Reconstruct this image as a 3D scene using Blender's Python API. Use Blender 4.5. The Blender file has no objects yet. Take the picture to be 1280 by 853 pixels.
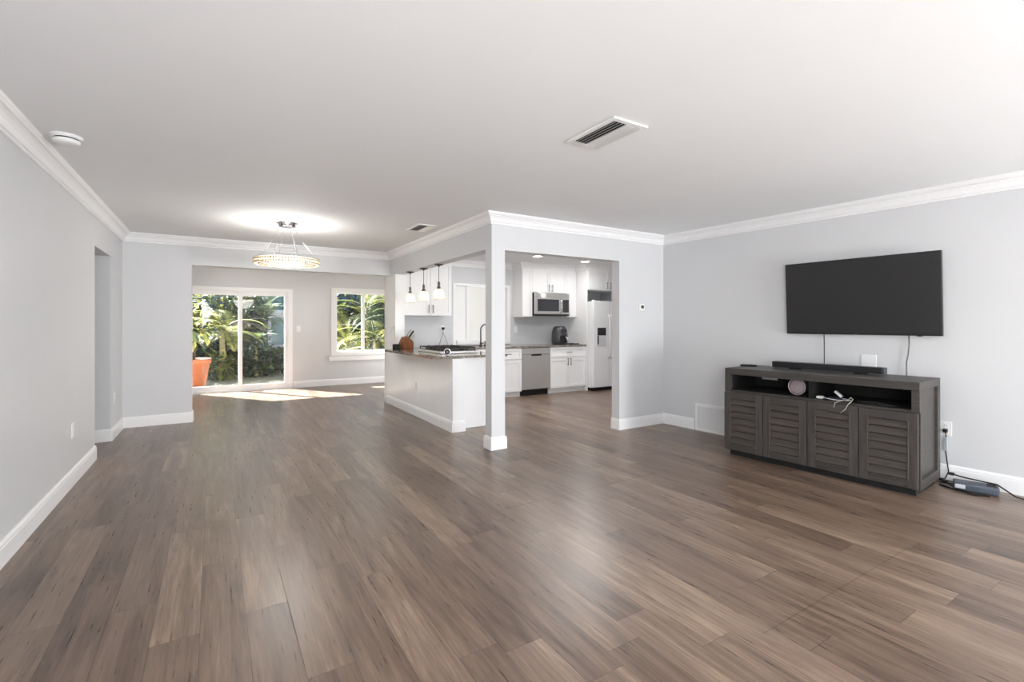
import bpy, bmesh, math, random
from mathutils import Vector, Matrix, Quaternion
random.seed(7)
S = bpy.context.scene
COL = S.collection
PI = math.pi

# ------------------------------------------------------------------ camera
cam_d = bpy.data.cameras.new('camera')
cam_d.sensor_width = 36.0
cam_d.lens = 600.0 / 1280.0 * 36.0
cam_d.shift_y = -21.5 / 1280.0
cam_d.clip_start = 0.05
cam_o = bpy.data.objects.new('camera', cam_d)
COL.objects.link(cam_o)
cam_o.location = (0, 0, 1.30)
cam_o.rotation_euler = (PI / 2, 0, -math.radians(31.799))
S.camera = cam_o

# ------------------------------------------------------------------ light and exposure
S.view_settings.view_transform = 'Standard'
S.view_settings.look = 'None'
S.view_settings.gamma = 1.0
S.view_settings.use_curve_mapping = False
S.view_settings.exposure = 0.46

SUN_DIR = Vector((1.2, -1.75, -1.9)).normalized()
world = bpy.data.worlds.new('sky')
S.world = world
world.use_nodes = True
wn = world.node_tree
wn.nodes.clear()
w_out = wn.nodes.new('ShaderNodeOutputWorld')
w_bg = wn.nodes.new('ShaderNodeBackground')
w_sky = wn.nodes.new('ShaderNodeTexSky')
w_sky.sky_type = 'NISHITA'
w_sky.sun_disc = False
w_sky.sun_elevation = math.radians(42)
w_sky.sun_rotation = math.radians(-34)
w_bg.inputs['Strength'].default_value = 0.20
wn.links.new(w_sky.outputs[0], w_bg.inputs[0])
wn.links.new(w_bg.outputs[0], w_out.inputs[0])

sun_d = bpy.data.lights.new('sun', 'SUN')
sun_d.energy = 40.0
sun_d.angle = math.radians(0.6)
sun_d.color = (1.0, 0.97, 0.93)
sun_o = bpy.data.objects.new('sun', sun_d)
COL.objects.link(sun_o)
sun_o.rotation_euler = SUN_DIR.to_track_quat('-Z', 'Y').to_euler()
sun_o.location = (-6, 20, 12)


def area(name, loc, direction, sx, sy, power, color=(1, 1, 1), shape='RECTANGLE'):
    d = bpy.data.lights.new(name, 'AREA')
    d.shape = shape
    d.size = sx
    if shape == 'RECTANGLE':
        d.size_y = sy
    d.energy = power
    d.color = color
    o = bpy.data.objects.new(name, d)
    COL.objects.link(o)
    o.location = loc
    o.rotation_euler = Vector(direction).to_track_quat('-Z', 'Z' if abs(direction[2]) < .9 else 'Y').to_euler()
    return o


# unseen fills added behind the camera: an assumed left window, a flash-like panel aimed up
area('assumed_window_fill', (-.99, -1.9, 1.10), (1, .85, 0.02), 3.1, 1.3, 120, (0.965, 0.985, 1.0))
area('rear_fill', (4.15, -3.7, 0.5), (-1.1, 1.05, .90), 1.6, 1.6, 340, (0.965, 0.985, 1.0))
# unseen fill lights added to brighten the family room and the kitchen
area('family_room_fill', (0.6, 9.3, 2.42), (0, 0, -1), .5, .5, 5, (1.0, 0.99, 0.97), 'DISK')
area('family_room_fill', (2.6, 9.2, 2.42), (0, 0, -1), .5, .5, 5, (1.0, 0.99, 0.97), 'DISK')
area('kitchen_down_fill', (4.6, 5.3, 2.42), (0, 0, -1), 1.2, .6, 15, (1.0, 0.99, 0.97))
area('kitchen_up_fill', (4.6, 5.3, 2.25), (0, .3, 1), 1.6, .6, 15, (1.0, 0.99, 0.98))


# ------------------------------------------------------------------ helpers
def srgb(r, g, b):
    def f(c):
        c /= 255.0
        return c / 12.92 if c <= .04045 else ((c + .055) / 1.055) ** 2.4
    return (f(r), f(g), f(b), 1.0)


def new_mat(name):
    m = bpy.data.materials.new(name)
    m.use_nodes = True
    nt = m.node_tree
    nt.nodes.clear()
    out = nt.nodes.new('ShaderNodeOutputMaterial')
    b = nt.nodes.new('ShaderNodeBsdfPrincipled')
    nt.links.new(b.outputs[0], out.inputs[0])
    return m, nt, b, out


def mat(name, col, rough=0.5, metal=0.0, var=0.0, scale=8.0, bump=0.0, bscale=60.0, coat=0.0, spec=0.5, stretch=None):
    m, nt, b, out = new_mat(name)
    b.inputs['Roughness'].default_value = rough
    b.inputs['Metallic'].default_value = metal
    b.inputs['Specular IOR Level'].default_value = spec
    b.inputs['Coat Weight'].default_value = coat
    tc = nt.nodes.new('ShaderNodeTexCoord')
    vec = tc.outputs['Object']
    if stretch:
        mp = nt.nodes.new('ShaderNodeMapping')
        mp.inputs['Scale'].default_value = stretch
        nt.links.new(vec, mp.inputs[0])
        vec = mp.outputs[0]
    n = nt.nodes.new('ShaderNodeTexNoise')
    n.inputs['Scale'].default_value = scale
    n.inputs['Detail'].default_value = 4
    nt.links.new(vec, n.inputs['Vector'])
    r = nt.nodes.new('ShaderNodeValToRGB')
    r.color_ramp.elements[0].position = .3
    r.color_ramp.elements[1].position = .7
    r.color_ramp.elements[0].color = tuple(c * (1 - var) for c in col[:3]) + (1,)
    r.color_ramp.elements[1].color = tuple(min(1, c * (1 + var)) for c in col[:3]) + (1,)
    nt.links.new(n.outputs[0], r.inputs[0])
    nt.links.new(r.outputs[0], b.inputs['Base Color'])
    if bump > 0:
        n2 = nt.nodes.new('ShaderNodeTexNoise')
        n2.inputs['Scale'].default_value = bscale
        n2.inputs['Detail'].default_value = 3
        nt.links.new(vec, n2.inputs['Vector'])
        bp = nt.nodes.new('ShaderNodeBump')
        bp.inputs['Strength'].default_value = bump
        bp.inputs['Distance'].default_value = 0.002
        nt.links.new(n2.outputs[0], bp.inputs['Height'])
        nt.links.new(bp.outputs[0], b.inputs['Normal'])
    return m


def glow(name, col, strength):
    m, nt, b, out = new_mat(name)
    b.inputs['Base Color'].default_value = col
    b.inputs['Emission Color'].default_value = col
    b.inputs['Emission Strength'].default_value = strength
    return m


def glass(name, tint=(1, 1, 1, 1), ior=1.45, rough=0.02, tmix=0.0, milk=0.0):
    """thin pane: transparent with a Fresnel reflection"""
    m = bpy.data.materials.new(name)
    m.use_nodes = True
    nt = m.node_tree
    nt.nodes.clear()
    out = nt.nodes.new('ShaderNodeOutputMaterial')
    mx = nt.nodes.new('ShaderNodeMixShader')
    t = nt.nodes.new('ShaderNodeBsdfTransparent')
    g = nt.nodes.new('ShaderNodeBsdfGlossy')
    t.inputs[0].default_value = tint
    g.inputs['Roughness'].default_value = rough
    fr = nt.nodes.new('ShaderNodeLayerWeight')      # Schlick reflection of a thin sheet
    fr.inputs[0].default_value = .5
    pw = nt.nodes.new('ShaderNodeMath')
    pw.operation = 'POWER'
    pw.inputs[1].default_value = 5.0
    nt.links.new(fr.outputs['Facing'], pw.inputs[0])
    ad = nt.nodes.new('ShaderNodeMath')
    ad.operation = 'MULTIPLY_ADD'
    ad.inputs[1].default_value = .9
    ad.inputs[2].default_value = .03 + tmix
    ad.use_clamp = True
    nt.links.new(pw.outputs[0], ad.inputs[0])
    nt.links.new(ad.outputs[0], mx.inputs[0])
    if milk:
        tl = nt.nodes.new('ShaderNodeBsdfTranslucent')
        tl.inputs[0].default_value = (.97, .96, .93, 1)
        m2 = nt.nodes.new('ShaderNodeMixShader')
        m2.inputs[0].default_value = milk
        nt.links.new(t.outputs[0], m2.inputs[1])
        nt.links.new(tl.outputs[0], m2.inputs[2])
        nt.links.new(m2.outputs[0], mx.inputs[1])
    else:
        nt.links.new(t.outputs[0], mx.inputs[1])
    nt.links.new(g.outputs[0], mx.inputs[2])
    nt.links.new(mx.outputs[0], out.inputs[0])
    return m


def leaf_mat(name, c1, c2, trans=0.35):
    m, nt, b, out = new_mat(name)
    tc = nt.nodes.new('ShaderNodeTexCoord')
    n = nt.nodes.new('ShaderNodeTexNoise')
    n.inputs['Scale'].default_value = 7
    n.inputs['Detail'].default_value = 3
    nt.links.new(tc.outputs['Object'], n.inputs['Vector'])
    r = nt.nodes.new('ShaderNodeValToRGB')
    r.color_ramp.elements[0].position = .35
    r.color_ramp.elements[1].position = .65
    r.color_ramp.elements[0].color = c1
    r.color_ramp.elements[1].color = c2
    nt.links.new(n.outputs[0], r.inputs[0])
    nt.links.new(r.outputs[0], b.inputs['Base Color'])
    b.inputs['Roughness'].default_value = .55
    tr = nt.nodes.new('ShaderNodeBsdfTranslucent')
    nt.links.new(r.outputs[0], tr.inputs[0])
    mx = nt.nodes.new('ShaderNodeMixShader')
    mx.inputs[0].default_value = trans
    nt.links.new(b.outputs[0], mx.inputs[1])
    nt.links.new(tr.outputs[0], mx.inputs[2])
    nt.links.new(mx.outputs[0], out.inputs[0])
    return m


class MB:
    """collects shapes into one mesh"""
    def __init__(self):
        self.bm = bmesh.new()

    def _mi(self, faces, mi, smooth=False):
        for f in faces:
            f.material_index = mi
            f.smooth = smooth

    def box(self, x0, x1, y0, y1, z0, z1, bev=0.0, mi=0, M=None):
        x0, x1 = min(x0, x1), max(x0, x1)
        y0, y1 = min(y0, y1), max(y0, y1)
        z0, z1 = min(z0, z1), max(z0, z1)
        co = [(x0, y0, z0), (x1, y0, z0), (x1, y1, z0), (x0, y1, z0), (x0, y0, z1), (x1, y0, z1), (x1, y1, z1), (x0, y1, z1)]
        vs = [self.bm.verts.new(M @ Vector(c) if M else c) for c in co]
        fs = [self.bm.faces.new([vs[i] for i in f]) for f in
              ((0, 3, 2, 1), (4, 5, 6, 7), (0, 1, 5, 4), (1, 2, 6, 5), (2, 3, 7, 6), (3, 0, 4, 7))]
        self._mi(fs, mi)
        if bev > 0:
            ed = list({e for f in fs for e in f.edges})
            r = bmesh.ops.bevel(self.bm, geom=ed, offset=bev, segments=2, affect='EDGES', profile=.6)
            self._mi(r['faces'], mi)
        return self

    def tube(self, pts, r, n=8, mi=0, cap=True, smooth=True):
        pts = [Vector(p) for p in pts]
        rr = r if isinstance(r, (list, tuple)) else [r] * len(pts)
        rings = []
        up = Vector((0, 0, 1))
        prev = None
        for i, p in enumerate(pts):
            d = (pts[min(i + 1, len(pts) - 1)] - pts[max(i - 1, 0)]).normalized()
            if prev is None:
                a = d.cross(up)
                if a.length < 1e-3:
                    a = d.cross(Vector((1, 0, 0)))
            else:
                a = prev - d * prev.dot(d)
                if a.length < 1e-4:
                    a = d.cross(up)
            a.normalize()
            prev = a
            b = d.cross(a)
            rings.append([self.bm.verts.new(p + (a * math.cos(2 * PI * k / n) + b * math.sin(2 * PI * k / n)) * rr[i]) for k in range(n)])
        fs = []
        for i in range(len(rings) - 1):
            for k in range(n):
                fs.append(self.bm.faces.new((rings[i][k], rings[i][(k + 1) % n], rings[i + 1][(k + 1) % n], rings[i + 1][k])))
        self._mi(fs, mi, smooth)
        if cap:
            c = [self.bm.faces.new(list(reversed(rings[0]))), self.bm.faces.new(rings[-1])]
            self._mi(c, mi)
        return self

    def lathe(self, prof, c=(0, 0, 0), n=24, mi=0, axis='Z', smooth=True, close=False, M=None):
        """prof: list of (radius, height)"""
        c = Vector(c)
        rings = []
        for r, h in prof:
            ring = []
            for k in range(n):
                a = 2 * PI * k / n
                if axis == 'Z':
                    v = Vector((r * math.cos(a), r * math.sin(a), h))
                elif axis == 'Y':
                    v = Vector((r * math.cos(a), h, r * math.sin(a)))
                else:
                    v = Vector((h, r * math.cos(a), r * math.sin(a)))
                if M:
                    v = M @ v
                ring.append(self.bm.verts.new(c + v))
            rings.append(ring)
        fs = []
        for i in range(len(rings) - 1):
            for k in range(n):
                fs.append(self.bm.faces.new((rings[i][k], rings[i][(k + 1) % n], rings[i + 1][(k + 1) % n], rings[i + 1][k])))
        if close:
            for k in range(n):
                fs.append(self.bm.faces.new((rings[-1][k], rings[-1][(k + 1) % n], rings[0][(k + 1) % n], rings[0][k])))
        else:
            for ring in (rings[0], rings[-1]):
                try:
                    f = self.bm.faces.new(ring)
                    f.material_index = mi
                except ValueError:
                    pass
        self._mi(fs, mi, smooth)
        return self

    def face(self, pts, mi=0, smooth=False):
        f = self.bm.faces.new([self.bm.verts.new(p) for p in pts])
        f.material_index = mi
        f.smooth = smooth
        return self

    def prism(self, poly, axis, a, b, mi=0):
        """extrude a 2D polygon along an axis from a to b"""
        def pt(p, h):
            if axis == 'X':
                return (h, p[0], p[1])
            if axis == 'Y':
                return (p[0], h, p[1])
            return (p[0], p[1], h)
        A = [self.bm.verts.new(pt(p, a)) for p in poly]
        B = [self.bm.verts.new(pt(p, b)) for p in poly]
        fs = [self.bm.faces.new(A), self.bm.faces.new(list(reversed(B)))]
        n = len(poly)
        for i in range(n):
            fs.append(self.bm.faces.new((A[i], B[i], B[(i + 1) % n], A[(i + 1) % n])))
        self._mi(fs, mi)
        return self

    def sweep(self, path, prof, closed=False, mi=0):
        """sweep (out, z) profile along a 2D path; out points to the path's right"""
        path = [Vector(p) for p in path]
        n = len(path)
        rings = []
        for i in range(n):
            if closed:
                d0 = (path[i] - path[i - 1]).normalized()
                d1 = (path[(i + 1) % n] - path[i]).normalized()
            else:
                d0 = (path[i] - path[i - 1]).normalized() if i > 0 else (path[1] - path[0]).normalized()
                d1 = (path[i + 1] - path[i]).normalized() if i < n - 1 else d0
            n0 = Vector((d0.y, -d0.x))
            n1 = Vector((d1.y, -d1.x))
            m = (n0 + n1)
            m = m / max(m.dot(n0), 1e-6)
            rings.append([self.bm.verts.new((path[i].x + m.x * o, path[i].y + m.y * o, z)) for o, z in prof])
        k = len(prof)
        fs = []
        rng = range(n) if closed else range(n - 1)
        for i in rng:
            A, B = rings[i], rings[(i + 1) % n]
            for j in range(k):
                fs.append(self.bm.faces.new((A[j], A[(j + 1) % k], B[(j + 1) % k], B[j])))
        if not closed:
            fs.append(self.bm.faces.new(rings[0]))
            fs.append(self.bm.faces.new(rings[-1]))
        self._mi(fs, mi)
        return self

    def build(self, name, mats, parent=None, loc=None, rotz=None, kind=None, label=None):
        bmesh.ops.recalc_face_normals(self.bm, faces=self.bm.faces)
        me = bpy.data.meshes.new(name)
        self.bm.to_mesh(me)
        self.bm.free()
        for m in (mats if isinstance(mats, (list, tuple)) else [mats]):
            me.materials.append(m)
        o = bpy.data.objects.new(name, me)
        COL.objects.link(o)
        if parent:
            o.parent = parent
        if loc:
            o.location = loc
        if rotz is not None:
            o.rotation_euler = (0, 0, rotz)
        if kind:
            o['kind'] = kind
        if label:
            o['label'] = label
        return o


def tag(o, label, cat, group=None):
    o['label'] = label
    o['category'] = cat
    if group:
        o['group'] = group
    return o


def thing(name, label, cat, loc=(0, 0, 0), rotz=0.0, group=None):
    o = bpy.data.objects.new(name, None)
    COL.objects.link(o)
    o.empty_display_size = .1
    o.location = loc
    o.rotation_euler = (0, 0, rotz)
    return tag(o, label, cat, group)


def struct(name, mb, m, parent=None):
    o = mb.build(name, m, parent)
    o['kind'] = 'structure'
    return o


def dup(root, loc, rotz, label, group=None):
    r = root.copy()
    COL.objects.link(r)
    r.location = loc
    r.rotation_euler = (0, 0, rotz)
    r['label'] = label
    if group:
        r['group'] = group
    for ch in list(root.children):
        c = ch.copy()
        COL.objects.link(c)
        c.parent = r
        for g in ch.children:
            d = g.copy()
            COL.objects.link(d)
            d.parent = c
    return r


# ------------------------------------------------------------------ materials
M = {}
M['wall'] = mat('wall_paint', srgb(215, 216, 218), .42, var=.012, scale=2, bump=.12, bscale=130, spec=.4)
M['wallw'] = mat('lighter_smooth_wall', srgb(242, 243, 244), .25, var=.02, scale=3, bump=.1, bscale=130, spec=.5)  # lighter and smoother than the main wall material
M['ceil'] = mat('ceiling_paint', srgb(240, 241, 242), .75, var=.008, scale=1.5, bump=.1, bscale=120, spec=.2)
M['trim'] = mat('white_trim_paint', srgb(244, 244, 245), .32, var=.006)
M['white'] = mat('white_plastic', srgb(238, 238, 238), .35, var=.005)
M['cab'] = mat('white_cabinet_lacquer', srgb(240, 240, 241), .35, var=.006)
M['steel'] = mat('brushed_steel', srgb(212, 210, 208), .34, .8, var=.05, scale=6, bump=.04, bscale=40, stretch=(40, 1, 1))
M['chrome'] = mat('chrome', srgb(205, 205, 208), .12, 1.0, var=.01)
M['nickel'] = mat('dark_nickel', srgb(96, 94, 92), .28, 1.0, var=.03)
M['black'] = mat('black_plastic', srgb(26, 27, 30), .38, var=.05)
M['matteblack'] = mat('matte_black', srgb(17, 17, 18), .65, var=.05)
M['iron'] = mat('cast_iron', srgb(40, 39, 38), .6, var=.15, scale=40, bump=.2)
M['screen'] = mat('television_screen', srgb(28, 28, 29), .48, var=.02, spec=.6)
M['darkglass'] = mat('dark_appliance_glass', srgb(58, 58, 62), .12, var=.03)
M['splash'] = mat('marble_backsplash', srgb(205, 207, 210), .3, var=.03, scale=5, stretch=(1, 1, 3))
M['fridge'] = mat('fridge_enamel', srgb(234, 235, 237), .3, var=.004)
M['terracotta'] = mat('terracotta', srgb(160, 88, 56), .7, var=.12, scale=12, bump=.15)
M['soil'] = mat('potting_soil', srgb(50, 38, 30), .95, var=.3, scale=40, bump=.6)
M['bark'] = mat('palm_bark', srgb(150, 140, 98), .8, var=.25, scale=9, bump=.5, stretch=(1, 1, 6))
M['stem'] = mat('shrub_stem', srgb(82, 66, 50), .85, var=.2, scale=12, bump=.4)
M['glass'] = glass('window_glass', (0.97, 0.985, 0.98, 1))
M['shadeglass'] = glass('ribbed_clear_glass', (1.0, .985, .96, 1), tmix=.10, rough=.15, milk=.35)
M['bulb'] = glow('warm_bulb', (1.0, .78, .5, 1), 7)
M['crystal'] = mat('crystal_prisms', srgb(226, 212, 186), .08, var=.35, scale=45)
M['crystali'] = mat('inner_crystal_prisms', srgb(112, 100, 82), .08, var=.5, scale=45)  # inner crystals darkened in colour to offset the glare of the lamp
M['led'] = glow('led_strip', (1.0, .86, .66, 1), 4)
M['lens'] = glow('downlight_lens', (1.0, .98, .95, 1), 9)
M['leafY'] = leaf_mat('yellow_green_leaf', srgb(112, 122, 62), srgb(186, 180, 104), .38)
M['leafG'] = leaf_mat('mid_green_leaf', srgb(58, 78, 48), srgb(116, 126, 82), .3)
M['leafD'] = leaf_mat('dark_green_leaf', srgb(26, 42, 38), srgb(62, 78, 60), .2)
M['leafT'] = leaf_mat('dry_palm_leaf', srgb(150, 132, 104), srgb(196, 184, 158), .3)
M['siding'] = mat('blue_grey_siding', srgb(112, 128, 150), .7, var=.06, bump=.2)
M['teal'] = mat('teal_stucco', srgb(64, 118, 122), .8, var=.08, bump=.3)
M['roofing'] = mat('roof_shingle', srgb(120, 118, 116), .9, var=.2, scale=20)
M['fence'] = mat('grey_fence_wood', srgb(98, 92, 88), .85, var=.2, scale=5, bump=.3, stretch=(6, 6, 1))
M['winglass'] = mat('house_window_glass', srgb(120, 165, 165), .1, var=.06)
M['walnut'] = mat('walnut_block', srgb(124, 72, 34), .45, var=.22, scale=6, stretch=(8, 8, 1))
M['blind'] = mat('white_roller_blind', srgb(244, 244, 242), .8, var=.004)


def granite():
    m, nt, b, out = new_mat('polished_granite')
    tc = nt.nodes.new('ShaderNodeTexCoord')
    v = nt.nodes.new('ShaderNodeTexVoronoi')
    v.inputs['Scale'].default_value = 90
    n = nt.nodes.new('ShaderNodeTexNoise')
    n.inputs['Scale'].default_value = 14
    n.inputs['Detail'].default_value = 6
    nt.links.new(tc.outputs['Object'], v.inputs['Vector'])
    nt.links.new(tc.outputs['Object'], n.inputs['Vector'])
    mx = nt.nodes.new('ShaderNodeMix')
    mx.data_type = 'FLOAT'
    mx.inputs[0].default_value = .45
    nt.links.new(v.outputs['Color'], mx.inputs[2])
    nt.links.new(n.outputs[0], mx.inputs[3])
    r = nt.nodes.new('ShaderNodeValToRGB')
    r.color_ramp.elements[0].position = .25
    r.color_ramp.elements[0].color = srgb(62, 56, 52)
    r.color_ramp.elements[1].position = .75
    r.color_ramp.elements[1].color = srgb(176, 166, 154)
    e = r.color_ramp.elements.new(.5)
    e.color = srgb(126, 116, 106)
    nt.links.new(mx.outputs[0], r.inputs[0])
    nt.links.new(r.outputs[0], b.inputs['Base Color'])
    b.inputs['Roughness'].default_value = .08
    return m


M['granite'] = granite()


def ribbed_wood(name, dark, light, rough=.5, st=(3, 60, 60)):
    """stained oak with grain along local X (mapping stretched)"""
    m, nt, b, out = new_mat(name)
    tc = nt.nodes.new('ShaderNodeTexCoord')
    mp = nt.nodes.new('ShaderNodeMapping')
    mp.inputs['Scale'].default_value = st
    nt.links.new(tc.outputs['Object'], mp.inputs[0])
    n = nt.nodes.new('ShaderNodeTexNoise')
    n.inputs['Scale'].default_value = 1.0
    n.inputs['Detail'].default_value = 6
    n.inputs['Roughness'].default_value = .7
    nt.links.new(mp.outputs[0], n.inputs['Vector'])
    r = nt.nodes.new('ShaderNodeValToRGB')
    r.color_ramp.elements[0].position = .3
    r.color_ramp.elements[1].position = .72
    r.color_ramp.elements[0].color = dark
    r.color_ramp.elements[1].color = light
    nt.links.new(n.outputs[0], r.inputs[0])
    nt.links.new(r.outputs[0], b.inputs['Base Color'])
    b.inputs['Roughness'].default_value = rough
    bp = nt.nodes.new('ShaderNodeBump')
    bp.inputs['Strength'].default_value = .15
    bp.inputs['Distance'].default_value = .001
    nt.links.new(n.outputs[0], bp.inputs['Height'])
    nt.links.new(bp.outputs[0], b.inputs['Normal'])
    return m


M['console'] = ribbed_wood('grey_stained_oak', srgb(46, 43, 41), srgb(80, 75, 72), .45)
M['louver'] = ribbed_wood('grey_stained_oak_slats', srgb(46, 41, 38), srgb(86, 77, 70), .45)
M['consolev'] = ribbed_wood('grey_stained_oak_upright', srgb(50, 46, 44), srgb(86, 80, 77), .45, (60, 60, 3))
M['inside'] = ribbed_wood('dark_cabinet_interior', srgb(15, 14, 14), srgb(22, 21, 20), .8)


def floor_mat():
    m, nt, b, out = new_mat('vinyl_plank_floor')
    N, Lk = nt.nodes, nt.links

    def math_(op, a, bb=None, c=None):
        n = N.new('ShaderNodeMath')
        n.operation = op
        for i, v in enumerate((a, bb, c)):
            if v is None:
                continue
            if isinstance(v, (int, float)):
                n.inputs[i].default_value = v
            else:
                Lk.new(v, n.inputs[i])
        return n.outputs[0]

    tc = N.new('ShaderNodeTexCoord')
    sp = N.new('ShaderNodeSeparateXYZ')
    Lk.new(tc.outputs['Object'], sp.inputs[0])
    x, y = sp.outputs[0], sp.outputs[1]
    xs = math_('DIVIDE', math_('ADD', x, 20.005), .172)
    row = math_('FLOOR', xs)
    fx = math_('FRACT', xs)
    w1 = N.new('ShaderNodeTexWhiteNoise')
    w1.noise_dimensions = '1D'
    Lk.new(row, w1.inputs['W'])
    ys = math_('ADD', math_('DIVIDE', math_('ADD', y, 30.0), 1.22), w1.outputs['Value'])
    idy = math_('FLOOR', ys)
    fy = math_('FRACT', ys)
    cm = N.new('ShaderNodeCombineXYZ')
    Lk.new(row, cm.inputs[0])
    Lk.new(idy, cm.inputs[1])
    w2 = N.new('ShaderNodeTexWhiteNoise')
    w2.noise_dimensions = '2D'
    Lk.new(cm.outputs[0], w2.inputs['Vector'])
    rnd = w2.outputs['Value']
    # broad grain
    c1 = N.new('ShaderNodeCombineXYZ')
    Lk.new(math_('ADD', math_('MULTIPLY', x, 11.0), math_('MULTIPLY', rnd, 57.0)), c1.inputs[0])
    Lk.new(math_('MULTIPLY', y, 1.1), c1.inputs[1])
    Lk.new(math_('MULTIPLY', rnd, 31.0), c1.inputs[2])
    n1 = N.new('ShaderNodeTexNoise')
    n1.inputs['Scale'].default_value = 1.0
    n1.inputs['Detail'].default_value = 5
    n1.inputs['Roughness'].default_value = .6
    n1.inputs['Distortion'].default_value = .9
    Lk.new(c1.outputs[0], n1.inputs['Vector'])
    # fine grain
    c2 = N.new('ShaderNodeCombineXYZ')
    Lk.new(math_('ADD', math_('MULTIPLY', x, 85.0), math_('MULTIPLY', rnd, 91.0)), c2.inputs[0])
    Lk.new(math_('MULTIPLY', y, 4.0), c2.inputs[1])
    Lk.new(rnd, c2.inputs[2])
    n2 = N.new('ShaderNodeTexNoise')
    n2.inputs['Scale'].default_value = 1.0
    n2.inputs['Detail'].default_value = 4
    n2.inputs['Roughness'].default_value = .65
    Lk.new(c2.outputs[0], n2.inputs['Vector'])
    # knots
    c3 = N.new('ShaderNodeCombineXYZ')
    Lk.new(math_('MULTIPLY', x, 7.0), c3.inputs[0])
    Lk.new(math_('MULTIPLY', y, 2.4), c3.inputs[1])
    vo = N.new('ShaderNodeTexVoronoi')
    vo.inputs['Scale'].default_value = 1.0
    Lk.new(c3.outputs[0], vo.inputs['Vector'])
    knot = math_('SMOOTH_MIN', math_('MULTIPLY', vo.outputs['Distance'], 7.0), 1.0, .3)
    g = math_('ADD', math_('MULTIPLY', n1.outputs[0], .62), math_('MULTIPLY', n2.outputs[0], .38))
    g = math_('ADD', g, math_('MULTIPLY', math_('SUBTRACT', rnd, .5), .17))
    r = N.new('ShaderNodeValToRGB')
    e = r.color_ramp.elements
    e[0].position = .26
    e[0].color = srgb(70, 56, 47)
    e[1].position = .76
    e[1].color = srgb(170, 147, 126)
    k = e.new(.42)
    k.color = srgb(104, 86, 74)
    k = e.new(.58)
    k.color = srgb(130, 110, 95)
    Lk.new(g, r.inputs[0])
    # seams
    ex = math_('MULTIPLY', math_('MINIMUM', fx, math_('SUBTRACT', 1.0, fx)), .172)
    ey = math_('MULTIPLY', math_('MINIMUM', fy, math_('SUBTRACT', 1.0, fy)), 1.22)
    ed = math_('MINIMUM', ex, ey)
    seam = math_('MINIMUM', math_('DIVIDE', ed, .0022), 1.0)
    # long cross seam where two floor runs meet
    dy = math_('ABSOLUTE', math_('SUBTRACT', y, 2.89))
    inx = math_('LESS_THAN', math_('ABSOLUTE', math_('SUBTRACT', x, 2.5)), .8)
    cs = math_('MULTIPLY', math_('LESS_THAN', dy, .006), inx)
    dy2 = math_('ABSOLUTE', math_('SUBTRACT', y, 1.155))
    inx2 = math_('LESS_THAN', math_('ABSOLUTE', math_('SUBTRACT', x, 2.75)), .8)
    cs = math_('ADD', cs, math_('MULTIPLY', math_('MULTIPLY', math_('LESS_THAN', dy2, .0035), inx2), .6))
    seam = math_('MINIMUM', seam, math_('SUBTRACT', 1.0, math_('MULTIPLY', cs, .7)))
    sm = math_('ADD', math_('MULTIPLY', seam, .55), .45)
    sm = math_('MULTIPLY', sm, math_('ADD', math_('MULTIPLY', knot, .35), .65))
    mx = N.new('ShaderNodeMix')
    mx.data_type = 'RGBA'
    mx.blend_type = 'MULTIPLY'
    mx.inputs[0].default_value = 1.0
    cb = N.new('ShaderNodeCombineColor')
    for i in range(3):
        Lk.new(sm, cb.inputs[i])
    Lk.new(r.outputs[0], mx.inputs[6])
    Lk.new(cb.outputs[0], mx.inputs[7])
    Lk.new(mx.outputs[2], b.inputs['Base Color'])
    Lk.new(math_('ADD', math_('MULTIPLY', n2.outputs[0], .16), .22), b.inputs['Roughness'])
    b.inputs['Specular IOR Level'].default_value = .5
    bp = N.new('ShaderNodeBump')
    bp.inputs['Strength'].default_value = .25
    bp.inputs['Distance'].default_value = .0012
    Lk.new(math_('ADD', math_('MULTIPLY', seam, .8), math_('MULTIPLY', g, .6)), bp.inputs['Height'])
    Lk.new(bp.outputs[0], b.inputs['Normal'])
    return m


M['floor'] = floor_mat()


def ground_mat():
    m, nt, b, out = new_mat('mulch_ground')
    tc = nt.nodes.new('ShaderNodeTexCoord')
    n = nt.nodes.new('ShaderNodeTexNoise')
    n.inputs['Scale'].default_value = 18
    n.inputs['Detail'].default_value = 8
    n.inputs['Roughness'].default_value = .75
    nt.links.new(tc.outputs['Object'], n.inputs['Vector'])
    r = nt.nodes.new('ShaderNodeValToRGB')
    r.color_ramp.elements[0].position = .35
    r.color_ramp.elements[0].color = srgb(96, 94, 74)
    r.color_ramp.elements[1].position = .65
    r.color_ramp.elements[1].color = srgb(178, 172, 150)
    nt.links.new(n.outputs[0], r.inputs[0])
    nt.links.new(r.outputs[0], b.inputs['Base Color'])
    b.inputs['Roughness'].default_value = .95
    return m


M['ground'] = ground_mat()

# ------------------------------------------------------------------ the setting
H = 2.44          # ceiling
OP = 2.08         # heads of the openings


def RX(y):        # the right wall leans a little off square
    return 5.0 + .06 * (4.30 - y)


struct('floor', MB().box(-2.4, 7.2, -4.5, 10.62, -.06, 0), M['floor'])
struct('ceiling', MB().box(-2.4, 7.2, -4.5, 7.96, H, H + .08).box(-2.4, 3.72, 7.96, 11.0, H, H + .08), M['ceil'])

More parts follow.
